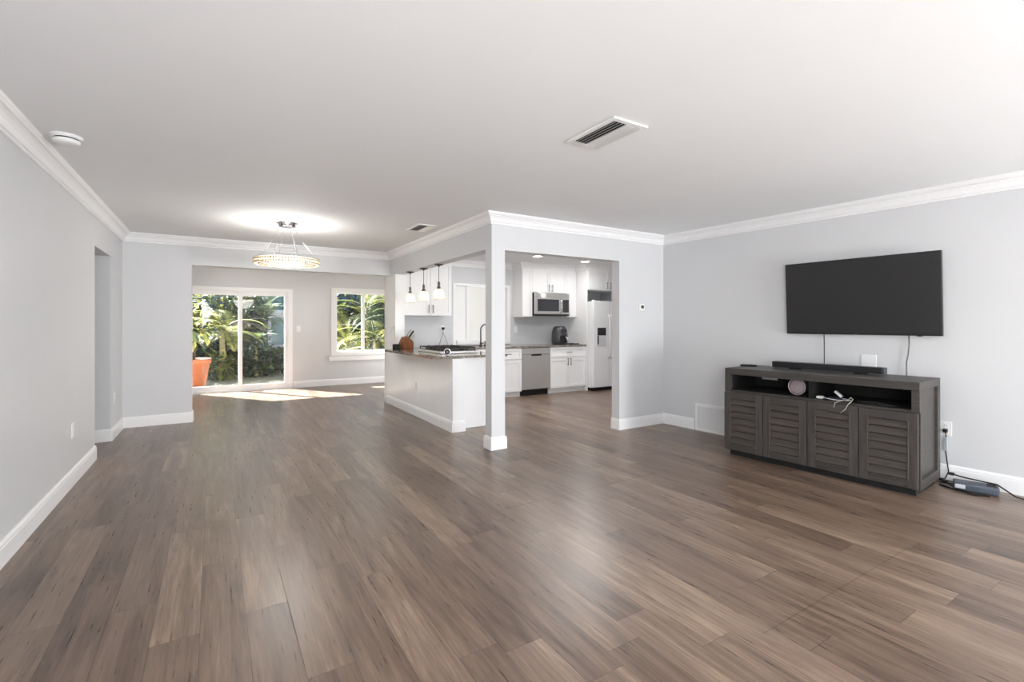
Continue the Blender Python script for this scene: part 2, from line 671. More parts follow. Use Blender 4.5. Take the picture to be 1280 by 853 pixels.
b = MB()
b.box(-1.095, -.975, -4.4, -3.6, 0, H)
b.box(-1.095, -.975, -.2, 6.02, 0, H)
b.box(-1.095, -.975, -3.6, -.2, 0, .42)              # assumed side window opening, unseen, added for the fill light
b.box(-1.095, -.975, -3.6, -.2, 1.9, H)
b.box(-1.095, -.975, 6.02, 6.86, 2.05, H)
b.box(-1.095, -.975, 6.86, 7.63, 0, H)
struct('wall_left', b, M['wall'])
b = MB()
b.box(-2.3, -1.095, 6.86, 6.98, 0, H)
b.box(-2.4, -2.3, 4.5, 6.98, 0, H)
b.box(-2.3, -1.095, 4.4, 4.5, 0, H)
struct('wall_hallway', b, M['wall'])

b = MB()
b.box(-1.7, -.255, 7.63, 7.83, 0, H)
b.box(-.255, 2.42, 7.63, 7.83, OP, H)
struct('wall_back', b, M['wall'])

b = MB()
b.box(2.42, 2.57, 4.43, 7.39, OP, H)                # beam over the counter
b.box(2.42, 2.57, 7.39, 7.83, OP, H)
struct('wall_kitchen_side', b, M['wall'])
b = MB()
b.box(2.42, 2.57, 7.39, 7.83, 0, OP)                # stub beside the dining opening
b.box(2.42, 2.57, 5.25, 7.39, 0, .88)               # half wall under the counter
struct('wall_counter', b, M['wallw'])

b = MB()
b.box(2.42, 2.58, 4.30, 4.43, 0, H)                 # post
b.box(2.58, 4.21, 4.30, 4.43, 2.07, H)
b.box(4.21, 5.06, 4.30, 4.43, 0, H)
struct('wall_kitchen_front', b, M['wall'])

b = MB()
b.prism([(RX(4.43), 4.43), (RX(-4.4), -4.4), (RX(-4.4) + .16, -4.4), (RX(4.43) + .16, 4.43)], 'Z', 0, H)
struct('wall_right', b, M['wall'])

b = MB()
b.box(2.42, 3.66, 7.83, 7.95, 0, H)
b.box(4.76, 7.1, 7.83, 7.95, 0, H)
b.box(3.66, 4.76, 7.83, 7.95, 0, .98)
b.box(3.66, 4.76, 7.83, 7.95, 2.0, H)
struct('wall_kitchen_back', b, M['wall'])
struct('wall_kitchen_right', MB().box(7.1, 7.2, 4.43, 7.95, 0, H).box(5.22, 7.2, 4.33, 4.43, 0, H), M['wall'])

b = MB()
b.box(-1.7, -.46, 10.6, 10.76, 0, H)
b.box(-.46, 1.31, 10.6, 10.76, 1.98, H)
b.box(1.31, 2.13, 10.6, 10.76, 0, H)
b.box(2.13, 3.42, 10.6, 10.76, 0, .62)
b.box(2.13, 3.42, 10.6, 10.76, 2.02, H)
b.box(3.42, 3.72, 10.6, 10.76, 0, H)
struct('wall_far', b, M['wall'])
struct('wall_family_left', MB().box(-1.7, -1.6, 7.83, 10.6, 0, H), M['wall'])
struct('wall_family_right', MB().box(3.6, 3.72, 7.95, 10.6, 0, H), M['wall'])

struct('wall_rear', MB().box(-1.1, 5.7, -4.52, -4.4, 0, H), M['wall'])

# backsplash of the kitchen
b = MB().box(2.57, 3.62, 7.815, 7.83, .90, 1.45).box(4.80, 6.15, 7.815, 7.83, .90, 1.47)
struct('trim_3', b, M['splash'])

CROWN = [(0, H - .112), (.014, H - .112), (.017, H - .102), (.012, H - .094), (.024, H - .090), (.030, H - .078), (.036, H - .062), (.050, H - .044),
         (.062, H - .036), (.058, H - .030), (.074, H - .027), (.082, H - .016), (.086, H - .014), (.092, H), (0, H)]
b = MB().sweep([(-.975, -4.4), (-.975, 7.63), (2.42, 7.63), (2.42, 4.30), (5.0, 4.30), (RX(-4.4), -4.4)], CROWN)
struct('trim_1', b, M['trim'])
b = MB().sweep([(2.57, 7.50), (3.43, 7.50), (3.43, 7.83), (4.87, 7.83), (4.87, 7.50), (6.15, 7.50), (6.15, 7.16), (7.1, 7.16)], CROWN)
struct('trim_2', b, M['trim'])

BB = [(0, 0), (.016, 0), (.016, .100), (.013, .108), (.013, .118), (.006, .132), (0, .134)]
struct('baseboard_left', MB().sweep([(-.975, -4.4), (-.975, 6.02)], BB), M['trim'])
struct('baseboard_back', MB().sweep([(-1.6, 6.86), (-.975, 6.86), (-.975, 7.63), (-.255, 7.63), (-.255, 7.83)], BB), M['trim'])
struct('baseboard_post', MB().sweep([(2.42, 4.43), (2.42, 4.30), (2.58, 4.30), (2.58, 4.43)], BB, closed=True), M['trim'])
struct('baseboard_kitchen', MB().sweep([(4.21, 4.43), (4.21, 4.30), (5.0, 4.30), (RX(3.84), 3.84)], BB), M['trim'])
struct('baseboard_right', MB().sweep([(RX(3.40), 3.40), (RX(-4.4), -4.4)], BB), M['trim'])
struct('baseboard_counter', MB().sweep([(2.57, 7.83), (2.42, 7.83), (2.42, 5.25), (2.57, 5.25), (2.57, 5.40)], BB), M['trim'])
struct('baseboard_far', MB().sweep([(1.36, 10.6), (3.6, 10.6)], BB), M['trim'])

# ---- sliding door (door_1)
door = bpy.data.objects.new('door_1', None)
COL.objects.link(door)
door.location = (-.46, 10.6, 0)
door['kind'] = 'structure'
door['label'] = 'white framed sliding glass patio door'
W, Hd = 1.77, 1.98
b = MB()
b.box(-.02, .05, -.02, .10, 0, Hd + .02).box(W - .05, W + .035, -.02, .10, 0, Hd + .02).box(.05, W - .05, -.02, .10, Hd - .05, Hd + .02)
b.box(.05, W - .05, -.01, .10, 0, .035)
b.build('frame', M['trim'], door)


def slide_panel(x0, x1, y0, y1, name):
    p = MB()
    st = .065
    p.box(x0, x0 + st, y0, y1, .035, Hd - .05).box(x1 - st, x1, y0, y1, .035, Hd - .05)
    p.box(x0 + st, x1 - st, y0, y1, Hd - .13, Hd - .05).box(x0 + st, x1 - st, y0, y1, .035, .12)
    o = p.build(name, M['trim'], door)
    MB().box(x0 + st, x1 - st, (y0 + y1) / 2 - .003, (y0 + y1) / 2 + .003, .12, Hd - .13).build('pane', M['glass'], o)
    return o


slide_panel(.05, .915, .055, .09, 'fixed_panel')
sp_ = slide_panel(.855, W - .05, .01, .045, 'sliding_panel')
b = MB().box(W - .105, W - .085, -.03, .012, .86, 1.10, .004).box(W - .112, W - .078, .002, .012, .84, 1.12, .003)
b.build('handle', M['white'], sp_)

# ---- window (window_1)
win = bpy.data.objects.new('window_1', None)
COL.objects.link(win)
win.location = (2.13, 10.6, .62)
win['kind'] = 'structure'
win['label'] = 'white framed sliding window overlooking the garden palms'
W, Hw = 1.29, 1.40
b = MB()
b.box(-.04, .05, -.02, .12, 0, Hw + .04).box(W - .05, W + .04, -.02, .12, 0, Hw + .04).box(.05, W - .05, -.02, .12, Hw - .05, Hw + .04).box(.05, W - .05, -.02, .12, 0, .07)
b.build('window_frame', M['trim'], win)
MB().box(-.09, W + .09, -.06, .0, -.10, -.005, .006).build('window_sill', M['trim'], win)
b = MB()
b.box(.05, .085, .03, .06, .07, Hw - .05).box(.60, .665, .03, .06, .07, Hw - .05).box(.085, .60, .03, .06, Hw - .08, Hw - .05).box(.085, .60, .03, .06, .07, .11)
b.box(.085, .60, .036, .05, .655, .668)
o = b.build('sash', M['trim'], win)
MB().box(.085, .60, .043, .047, .11, Hw - .08).build('pane', M['glass'], o)
MB().box(.60, .625, .012, .03, .62, .74, .004).build('latch', M['white'], o)
b = MB()
b.box(.62, .665, .07, .10, .07, Hw - .05).box(W - .09, W - .05, .07, .10, .07, Hw - .05).box(.665, W - .09, .07, .10, Hw - .08, Hw - .05).box(.665, W - .09, .07, .10, .07, .11)
o = b.build('fixed_sash', M['trim'], win)
MB().box(.665, W - .09, .083, .087, .11, Hw - .08).build('pane', M['glass'], o)

# ---- kitchen window over the sink, roller blind down (window_2)
win = bpy.data.objects.new('window_2', None)
COL.objects.link(win)
win.location = (3.66, 7.83, .98)
win['kind'] = 'structure'
W, Hw = 1.10, 1.02
b = MB()
b.box(-.05, .012, -.016, .10, -.06, Hw + .03).box(W - .03, W + .05, -.016, .10, -.06, Hw + .03).box(.012, W - .03, -.02, .10, Hw - .012, Hw + .03).box(.03, W - .03, -.03, .10, -.06, .02)
b.box(.235, .255, .02, .06, .02, Hw - .02)
b.build('window_frame', M['trim'], win)
MB().box(.012, .235, .045, .050, .02, Hw - .02).box(.255, W - .03, .045, .050, .02, Hw - .02).build('blind', M['blind'], win)

# ------------------------------------------------------------------ small fixtures


def plate(name, label, cat, loc, rotz, kind, w=.075, h=.118, group=None, screws=True):
    """wall plate; faces local -Y"""
    t = thing(name, label, cat, loc, rotz, group)
    MB().box(-w / 2, w / 2, -.006, 0, -h / 2, h / 2, .002).build('plate', M['white'], t)
    if kind == 'outlet':
        for zc in (.026, -.026):
            q = MB().box(-.017, .017, -.009, -.006, zc - .015, zc + .015, .002)
            q.box(-.008, -.0055, -.0096, -.009, zc - .004, zc + .006, 0, 1).box(.0055, .008, -.0096, -.009, zc - .004, zc + .006, 0, 1)
            q.build('socket', [M['white'], M['black']], t)
    elif kind == 'switch':
        n = max(1, int(round(w / .075)))
        for i in range(n):
            xc = (i - (n - 1) / 2) * .046
            MB().box(xc - .017, xc + .017, -.0105, -.006, -.034, .034, .002).build('rocker', M['white'], t)
    return t


LW = PI / 2           # plates on surfaces that face +X
plate('wall_outlet', 'white outlet low on the near stretch of the left wall', 'outlet', (-.975, 5.167, .44), LW, 'outlet')
plate('wall_outlet', 'white outlet on the narrow left wall return before the corner', 'outlet', (-.975, 7.08, .45), LW, 'outlet')
plate('wall_outlet', 'white outlet on the outer face of the counter half wall', 'outlet', (2.42, 6.47, .42), -LW, 'outlet')
plate('light_switch', 'white switch plate on the far wall between sliding door and window', 'switch', (1.454, 10.6, 1.20), 0, 'switch')
plate('light_switch', 'white double switch plate on the wall end above the counter', 'switch', (2.42, 7.52, 1.20), -LW, 'switch', w=.121)
plate('wall_outlet', 'white plate on the backsplash left of the dark air fryer', 'outlet', (4.93, 7.815, 1.19), 0, 'switch')
plug_plate = plate('wall_outlet', 'white outlet on the backsplash behind the cooktop with a charger in it', 'outlet', (3.405, 7.815, 1.205), 0, 'outlet')
# things along the right wall: local +X runs toward the camera side, local -Y out into the room
RW = math.atan2(-1, .06)


def on_right(y, z, out=0.0):
    n = Vector((-1, -.06, 0)).normalized()
    p = Vector((RX(y), y, z)) + n * out
    return tuple(p)


plate('wall_plate', 'white blank double plate on the wall above the soundbar', 'wall plate', on_right(2.03, .955), RW, 'blank', w=.12, h=.118)
plate('wall_outlet', 'white outlet low on the wall beside the console right end', 'outlet', on_right(1.49, .43), RW, 'outlet')

t = thing('charger_plug', 'black charger with a cord hanging from the backsplash outlet', 'charger', (3.405, 7.80, 1.21))
MB().box(-.018, .018, -.045, -.001, -.012, .030, .004).build('plug', M['matteblack'], t)
MB().tube([(0, -.045, 0), (-.02, -.07, -.05), (-.06, -.08, -.16), (-.10, -.09, -.26), (-.12, -.10, -.305)], .0035, 6).build('cord', M['matteblack'], t)
t = thing('phone_cable', 'thin white cable looping down from the backsplash outlet', 'cable', (3.405, 7.80, 1.19))
MB().tube([(0, -.012, -.02), (-.01, -.05, -.05), (.02, -.07, -.14), (.05, -.09, -.24), (.06, -.10, -.28)], .003, 6).build('cord', M['nickel'], t)
MB().box(-.010, .010, -.02, -.001, -.03, -.005, .003).build('plug', M['white'], t)

# thermostat
t = thing('thermostat', 'small white wall thermostat with dark display beside the kitchen opening', 'thermostat', (4.575, 4.30, 1.51))
MB().box(-.055, .055, -.006, 0, -.042, .042, .003).build('base_plate', M['white'], t)
MB().box(-.05, .05, -.026, -.006, -.038, .038, .005).build('body', M['white'], t)
MB().box(-.012, .034, -.0275, -.026, -.016, .022, .001).build('display', M['darkglass'], t)

# smoke detector
t = thing('smoke_detector', 'white round smoke detector on the ceiling near the left crown moulding', 'smoke detector', (-.763, 3.90, H))
MB().lathe([(.078, 0), (.078, -.010), (.066, -.013), (.066, -.018)], n=32).build('base', M['white'], t)
MB().lathe([(.058, -.017), (.058, -.026)], n=32).build('vent_slot', M['matteblack'], t)
MB().lathe([(.064, -.025), (.066, -.038), (.055, -.047), (.03, -.051), (.006, -.052)], n=32).build('cover', M['white'], t)


def ceiling_vent(name, label, loc, w, l, nl, group=None, along='Y', two=True):
    t = thing(name, label, 'ceiling vent', loc, 0, group)
    f = .032
    q = MB()
    q.box(-w / 2, -w / 2 + f, -l / 2, l / 2, -.010, 0, .002).box(w / 2 - f, w / 2, -l / 2, l / 2, -.010, 0, .002)
    q.box(-w / 2 + f, w / 2 - f, -l / 2, -l / 2 + f, -.010, 0, .002).box(-w / 2 + f, w / 2 - f, l / 2 - f, l / 2, -.010, 0, .002)
    q.build('frame', M['white'], t)
    MB().box(-w / 2 + f, w / 2 - f, -l / 2 + f, l / 2 - f, -.003, -.0005).build('duct', M['matteblack'], t)
    wi = w - 2 * f
    li = l - 2 * f
    for i in range(nl):
        q = MB()
        if along == 'Y':
            xc = -wi / 2 + wi * (i + .5) / nl
            ang = math.radians(-32 if (i < nl / 2) else 48)
            mm = Matrix.Translation((xc, 0, -.010)) @ Matrix.Rotation(ang, 4, 'Y')
            q.box(-.0105, .0105, -li / 2, li / 2, -.0008, .0008, 0, 0, mm)
        else:
            yc = -li / 2 + li * (i + .5) / nl
            ang = math.radians(42 if (i < nl / 2) else -42)
            mm = Matrix.Translation((0, yc, -.010)) @ Matrix.Rotation(ang, 4, 'X')
            q.box(-wi / 2, wi / 2, -.012, .012, -.0008, .0008, 0, 0, mm)
        q.build('louver', M['white'], t)
    return t


ceiling_vent('ceiling_vent', 'white rectangular ceiling vent nearest the viewer, with dark louvres', (1.995, 2.15, H), .265, .42, 8)
ceiling_vent('ceiling_vent', 'small ceiling vent beside the crown moulding near the kitchen beam', (2.09, 5.40, H), .25, .42, 7)

# return air grille at the foot of the right wall
t = thing('return_air_grille', 'white slatted return air grille at floor level behind the console', 'vent grille', on_right(3.82, 0), RW)
gw, gh = .42, .33
q = MB().box(0, .035, -.02, 0, .0, gh, .002).box(gw - .035, gw, -.02, 0, 0, gh, .002).box(.035, gw - .035, -.02, 0, gh - .035, gh, .002).box(.035, gw - .035, -.02, 0, 0, .035, .002)
q.build('frame', M['white'], t)
MB().box(.035, gw - .035, -.003, -.001, .035, gh - .035).build('filter', mat('grey_filter', srgb(190, 192, 198), .9, var=.05), t)
for i in range(20):
    zc = .035 + (gh - .07) * (i + .5) / 20
    mm = Matrix.Translation((gw / 2, -.010, zc)) @ Matrix.Rotation(math.radians(48), 4, 'X')
    MB().box(-gw / 2 + .035, gw / 2 - .035, -.007, .007, -.0008, .0008, 0, 0, mm).build('slat', M['white'], t)

# ------------------------------------------------------------------ television and console
t = thing('television', 'large black flat television mounted on the right wall', 'television', on_right(2.115, 1.555, .035), RW)
tilt = Matrix.Rotation(math.radians(3.2), 4, 'X')
tw, thh = 1.232, .712
q = MB().box(-tw / 2, tw / 2, -.035, .0, -thh / 2, thh / 2, .004, 0, tilt)
q.build('bezel', M['black'], t)
MB().box(-tw / 2 + .008, tw / 2 - .008, -.0362, -.0345, -thh / 2 + .018, thh / 2 - .008, 0, 0, tilt).build('screen', M['screen'], t)
MB().box(-tw / 2 + .18, tw / 2 - .18, .0, .022, -thh / 2 + .08, thh / 2 - .2, .006, 0, tilt).build('rear_housing', M['black'], t)
MB().box(-.018, .018, -.0368, -.0355, -thh / 2 + .006, -thh / 2 + .013, 0, 0, tilt).build('badge', M['nickel'], t)
MB().box(tw / 2 - .17, tw / 2 - .135, -.028, -.012, -thh / 2 - .007, -thh / 2 + .001, .001, 0, tilt).build('sensor', M['matteblack'], t)

# console
CW, CD, CH = 1.53, .555, .86
CROT = math.radians(-85.5)
con = thing('tv_console', 'dark grey-stained wooden media console with louvred doors under the television', 'tv console', (4.350, 2.965, 0), CROT)
fz = .045                       # plinth height
q = MB()
q.box(0, CW, 0, CD, CH - .062, CH, .004)                          # top with deep front
q.build('top', M['console'], con)
q = MB()
q.box(.0, .05, .0, .05, .63, CH - .062, .002).box(CW - .05, CW, 0, .05, .63, CH - .062, .002)
q.box(.0, .03, .05, CD, fz, CH - .062).box(CW - .045, CW - .02, .05, CD - .05, fz + .05, CH - .062)
q.box(.05, CW - .05, .02, CD - .02, .615, .645)
q.box(.03, CW - .03, .03, CD - .02, fz, fz + .02)
q.box(0, .05, .02, .05, fz, .63).box(CW - .05, CW, .02, .05, fz, .63)
q.build('carcass', M['console'], con)
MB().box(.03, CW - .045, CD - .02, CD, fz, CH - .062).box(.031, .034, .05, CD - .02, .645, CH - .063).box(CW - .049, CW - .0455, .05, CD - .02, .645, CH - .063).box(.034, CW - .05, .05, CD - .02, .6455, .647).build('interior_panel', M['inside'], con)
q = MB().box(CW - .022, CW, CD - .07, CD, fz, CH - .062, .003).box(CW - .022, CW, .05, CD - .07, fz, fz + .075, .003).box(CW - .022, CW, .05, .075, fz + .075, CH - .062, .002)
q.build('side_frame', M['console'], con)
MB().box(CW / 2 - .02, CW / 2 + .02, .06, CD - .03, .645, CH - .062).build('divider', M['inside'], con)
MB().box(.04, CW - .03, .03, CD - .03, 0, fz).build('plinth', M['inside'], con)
MB().box(.36, .50, .012, .02, CH - .082, CH - .062, .002).build('magnet_catch', mat('grey_metal_catch', srgb(120, 120, 122), .45, .4), con)
dw = (CW - .006) / 4
for i in range(4):
    x0 = .003 + i * dw + .003
    x1 = x0 + dw - .006
    z0, z1 = fz + .015, .627
    st = .062
    q = MB()
    q.box(x0, x0 + st, -.022, .0, z0, z1, .003).box(x1 - st, x1, -.022, 0, z0, z1, .003)
    q.box(x0 + st, x1 - st, -.022, 0, z1 - st, z1, .003, 1).box(x0 + st, x1 - st, -.022, 0, z0, z0 + st, .003, 1)
    q.box(x0 + st - .008, x0 + st, -.027, -.02, z0 + st - .008, z1 - st + .008, .002).box(x1 - st, x1 - st + .008, -.027, -.02, z0 + st - .008, z1 - st + .008, .002)
    q.box(x0 + st, x1 - st, -.027, -.02, z1 - st, z1 - st + .008, .002).box(x0 + st, x1 - st, -.027, -.02, z0 + st - .008, z0 + st, .002)
    d = q.build('door', [M['consolev'], M['console']], con)
    q = MB()
    ns = 7
    zi0, zi1 = z0 + st, z1 - st
    for k in range(ns):
        zc = zi0 + (zi1 - zi0) * (k + .5) / ns
        mm = Matrix.Translation(((x0 + x1) / 2, -.010, zc)) @ Matrix.Rotation(math.radians(-20), 4, 'X')
        q.box(-(x1 - x0) / 2 + st - .002, (x1 - x0) / 2 - st + .002, -.004, .004, -(zi1 - zi0) / ns / 2 + .0025, (zi1 - zi0) / ns / 2 - .0025, 0, 0, mm)
    q.box(x0 + st, x1 - st, .004, .006, zi0, zi1, 0, 1)  # near-black backing puts the shade between the slats into the colour
    q.build('louver_panel', [M['louver'], M['inside']], d)

Mcon = Matrix.Translation((4.350, 2.965, 0)) @ Matrix.Rotation(CROT, 4, 'Z')


def on_con(x, y, z):
    return tuple(Mcon @ Vector((x, y, z)))


# soundbar
t = thing('soundbar', 'long slim black soundbar lying on top of the console', 'soundbar', on_con(.74, .42, CH), CROT)
MB().box(-.46, .45, -.045, .045, .010, .066, .006).build('body', M['black'], t)
MB().box(.45, .462, -.044, .044, .011, .065, .003).build('end_cap', mat('grey_end_cap', srgb(74, 78, 86), .35, .5), t)
for xx in (-.26, .28):
    MB().box(xx - .04, xx + .04, -.04, .04, 0, .010, .002).build('foot', M['matteblack'], t)
# remote
t = thing('remote_control', 'small black remote control lying at the left end of the console top', 'remote control', on_con(.06, .34, CH), CROT + .35)
MB().box(-.075, .075, -.022, .022, 0, .018, .005).build('body', M['matteblack'], t)
for k in range(4):
    MB().lathe([(.006, .018), (.006, .0205), (.004, .0215)], c=(-.05 + k * .028, 0, 0), n=10).build('button', M['nickel'], t)
# round speaker lying on the shelf
t = thing('round_speaker', 'round pinkish-grey mesh speaker in the left shelf opening of the console', 'speaker', on_con(.612, .16, .7235), CROT - math.radians(4))
MB().lathe([(.052, .10), (.068, .085), (.0755, .06), (.0765, .0), (.074, -.012)], axis='Y', n=40).build('body', mat('grey_fabric', srgb(92, 90, 94), .9, var=.1, scale=90), t)
MB().lathe([(.070, -.0125), (.055, -.018), (.02, -.021), (.004, -.0215)], axis='Y', n=40).build('grille', mat('pink_grey_mesh', srgb(172, 156, 160), .7, var=.35, scale=260), t)
MB().lathe([(.070, -.010), (.0765, -.010), (.0765, -.019), (.070, -.019)], axis='Y', n=40, close=True).build('rim', mat('silver_pink_rim', srgb(214, 202, 206), .35, .3), t)
# clutter on the right shelf
t = thing('white_charger', 'small white charger with folded white cable on the console shelf', 'charger', on_con(.86, .10, .647), CROT)
MB().box(-.06, -.01, -.03, .02, 0, .022, .008).build('adapter', M['white'], t)
MB().tube([(-.01, -.01, .012), (.05, -.03, .008), (.11, -.04, .006), (.17, -.02, .006), (.19, .03, .006), (.14, .05, .010), (.06, .05, .008), (.0, .06, .006)], .004, 6).build('cord', M['white'], t)
t = thing('desk_gadget', 'small white and navy gadget standing among the cables on the console shelf', 'gadget', on_con(.925, .155, .647), CROT)
MB().box(-.06, .05, -.03, .03, 0, .018, .006).build('base', mat('navy_plastic', srgb(38, 42, 58), .4), t)
MB().box(-.035, .035, -.018, .012, -.008, .012, .005, 0, Matrix.Translation((.02, 0, .045)) @ Matrix.Rotation(.7, 4, 'Y')).build('clip', M['white'], t)
t = thing('charging_cable', 'pale cable hanging over the shelf edge above the third door', 'cable', on_con(1.06, .0, .647), CROT)
MB().tube([(-.01, .10, .006), (.02, .03, .006), (.03, -.01, .012), (.02, -.034, -.005), (-.0, -.040, -.05), (-.035, -.04, -.085)], .0032, 6).tube([(.02, .03, .006), (.03, .04, .03), (.02, .02, .045), (.0, .01, .02), (-.05, .0, .010), (-.08, -.03, -.010), (-.082, -.038, -.045)], .0028, 6).build('cord', mat('beige_cord', srgb(176, 170, 158), .5), t)
t = thing('black_cable', 'tangled black cable at the back of the console right shelf', 'cable', on_con(1.2, .12, .647), CROT)
MB().tube([(-.1, 0, .006), (0, .03, .012), (.1, .0, .006), (.17, -.05, .006), (.1, -.07, .008), (0, -.05, .01), (-.06, -.03, .006)], .0035, 6).build('cord', mat('dark_grey_cord', srgb(64, 64, 66), .5), t)

# cables under the television
t = thing('television_cable', 'thin dark cable running straight down from the television left half', 'cable', on_right(2.40, 1.22, .01), RW)
MB().tube([(0, 0, 0), (.003, -.002, -.12), (.004, -.004, -.25), (.004, -.004, -.42)], .004, 6).build('cord', M['matteblack'], t)
t = thing('television_cable', 'grey curved cable hanging from the television right end', 'cable', on_right(1.735, 1.22, .01), RW)
MB().tube([(0, 0, 0), (.006, -.003, -.10), (0, -.005, -.18), (-.012, -.005, -.26), (-.012, -.005, -.36), (-.012, -.004, -.45)], .0045, 6).build('cord', M['nickel'], t)

# power brick and cables at the console's right end
t = thing('power_brick', 'flat dark blue-grey power box on the floor by the console', 'power supply', (5.02, 1.27, 0), RW + .22)
MB().box(-.13, .13, -.065, .065, .004, .062, .014).build('body', mat('blue_grey_plastic', srgb(66, 74, 86), .4, var=.04), t)
MB().box(.06, .115, -.04, .04, .062, .066, .002).build('socket_strip', M['matteblack'], t)
MB().box(-.12, -.06, -.074, -.055, .02, .05, .006).build('switch', mat('silver_grey_plastic', srgb(190, 192, 196), .3), t)
cbl = [
    ('black power cord draped over the dark power box', [(0, .02, .09), (.08, .0, .085), (.18, .02, .076), (.26, .03, .072), (.36, .02, .01), (.46, .0, .006)], (5.03, 1.42, 0)),
    ('black cord looped on the floor in front of the power box', [(-.05, -.02, .03), (.03, -.10, .012), (.14, -.13, .006), (.22, -.11, .006), (.16, -.16, .006), (.03, -.13, .010), (-.08, -.06, .006)], (5.03, 1.40, 0)),
    ('grey cord bunched behind the console right corner', [(-.06, .02, .02), (.02, -.03, .03), (.08, -.08, .020), (.03, -.09, .03), (-.04, -.05, .014), (-.09, -.02, .01)], (5.07, 1.43, 0)),
]
for lab, pts, loc in cbl:
    t = thing('electric_cable', lab, 'cable', loc, RW)
    MB().tube(pts, .0055, 7).build('cord', M['matteblack'] if 'grey' not in lab else M['nickel'], t)
    MB().box(-.018, .018, -.012, .012, -.010, .012, .004, 0, Matrix.Translation(pts[0])).build('plug', M['black'], t)
t = thing('plugged_adapter', 'silver and black adapter hanging from the outlet beside the console', 'adapter', on_right(1.487, .41, .010), RW)
MB().box(-.014, .014, -.035, -.001, -.008, .02, .004).build('plug', M['black'], t)
MB().box(-.011, .013, -.026, -.002, -.16, -.05, .005).build('adapter', mat('silver_adapter', srgb(170, 174, 180), .35), t)
MB().tube([(0, -.03, .0), (.006, -.03, -.03), (.002, -.014, -.055)], .004, 6).tube([(0, -.014, -.155), (.01, -.02, -.24), (.02, -.02, -.33), (.0, -.03, -.39)], .004, 6).build('cord', M['matteblack'], t)

# ------------------------------------------------------------------ lamps
# chandelier
t = thing('ring_chandelier', 'round crystal ring chandelier with warm light hanging on thin wires', 'chandelier', (.70, 5.95, H))
MB().lathe([(.115, 0), (.115, -.008), (.09, -.010), (.09, -.045), (.075, -.048)], n=40).build('canopy', M['chrome'], t)
zr = -.44
R = .33
for k in range(8):
    a = 2 * PI * (k + .3) / 8
    MB().tube([(.07 * math.cos(a), .07 * math.sin(a), -.045), (R * .97 * math.cos(a), R * .97 * math.sin(a), zr + .03)], .0012, 5).build('wire', M['chrome'], t)
MB().lathe([(R - .035, zr + .036), (R + .012, zr + .036), (R + .012, zr + .030), (R - .035, zr + .030)], n=64, close=True).build('top_ring', M['chrome'], t)
MB().lathe([(R - .018, zr + .028), (R - .006, zr + .028), (R - .006, zr - .030), (R - .018, zr - .030)], n=64, close=True).build('led_strip', M['led'], t)
q = MB()
NC = 72
for k in range(NC):
    a = 2 * PI * k / NC
    for zc in (.012, -.02):
        rr = R + .008
        mm = Matrix.Translation((rr * math.cos(a), rr * math.sin(a), zr + zc)) @ Matrix.Rotation(a, 4, 'Z') @ Matrix.Rotation(.5 + .35 * math.sin(k * 2.1), 4, 'X')
        q.box(-.007, .007, -.011, .011, -.014, .014, .004, 0, mm)
for k in range(NC):
    a = 2 * PI * k / NC
    for zc in (.012, -.02):
        rr = R - .034
        mm = Matrix.Translation((rr * math.cos(a), rr * math.sin(a), zr + zc)) @ Matrix.Rotation(a, 4, 'Z') @ Matrix.Rotation(.5 + .35 * math.sin(k * 2.1), 4, 'X')
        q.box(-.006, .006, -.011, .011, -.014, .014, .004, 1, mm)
q.build('crystals', [M['crystal'], M['crystali']], t)
pl = bpy.data.lights.new('chandelier_light', 'POINT')
pl.energy = 22
pl.color = (1, .97, .92)
pl.shadow_soft_size = .25
po = bpy.data.objects.new('chandelier_light', pl)
COL.objects.link(po)
po.location = (.70, 5.95, 1.97)

# three pendants under the beam
def make_pendant(loc, label):
    t = thing('pendant_lamp', label, 'pendant lamp', loc, 0, 'pendant lamps over the counter')
    MB().lathe([(.060, 0), (.060, -.006), (.050, -.014), (.02, -.020), (.012, -.032)], n=28).build('canopy', M['nickel'], t)
    MB().tube([(0, 0, -.02), (0, 0, -.235)], .004, 8).build('rod', M['nickel'], t)
    MB().lathe([(.006, -.225), (.016, -.235), (.018, -.27), (.013, -.285), (.024, -.300), (.026, -.325), (.016, -.335)], n=20).build('socket', M['nickel'], t)
    q = MB()
    prof = [(.026, -.318), (.048, -.330), (.064, -.355), (.070, -.395), (.072, -.430), (.076, -.462)]
    n = 40
    rings = []
    for r, h in prof:
        rings.append([q.bm.verts.new((r * (1 + .035 * math.cos(10 * 2 * PI * k / n)) * math.cos(2 * PI * k / n), r * (1 + .035 * math.cos(10 * 2 * PI * k / n)) * math.sin(2 * PI * k / n), h)) for k in range(n)])
    for i in range(len(rings) - 1):
        for k in range(n):
            f = q.bm.faces.new((rings[i][k], rings[i][(k + 1) % n], rings[i + 1][(k + 1) % n], rings[i + 1][k]))
            f.smooth = True
    o = q.build('glass_shade', M['shadeglass'], t)
    s = o.modifiers.new('thickness', 'SOLIDIFY')
    s.thickness = .003
    MB().lathe([(.010, -.333), (.016, -.345), (.030, -.375), (.031, -.392), (.022, -.415), (.006, -.424)], n=20).build('bulb', M['bulb'], t)
    return t


pend = make_pendant((2.495, 6.92, OP), 'glass bell pendant lamp farthest from the post, nearest the wall end')
dup(pend, (2.495, 6.375, OP), 0, 'glass bell pendant lamp in the middle of the three over the counter', 'pendant lamps over the counter')
dup(pend, (2.495, 5.84, OP), 0, 'glass bell pendant lamp nearest the white post', 'pendant lamps over the counter')
for yy in (6.92, 6.375, 5.84):
    pl = bpy.data.lights.new('pendant_light', 'POINT')
    pl.energy = .5
    pl.color = (1, .86, .68)
    pl.shadow_soft_size = .05
    po = bpy.data.objects.new('pendant_light', pl)
    COL.objects.link(po)
    po.location = (2.495, yy, OP - .50)

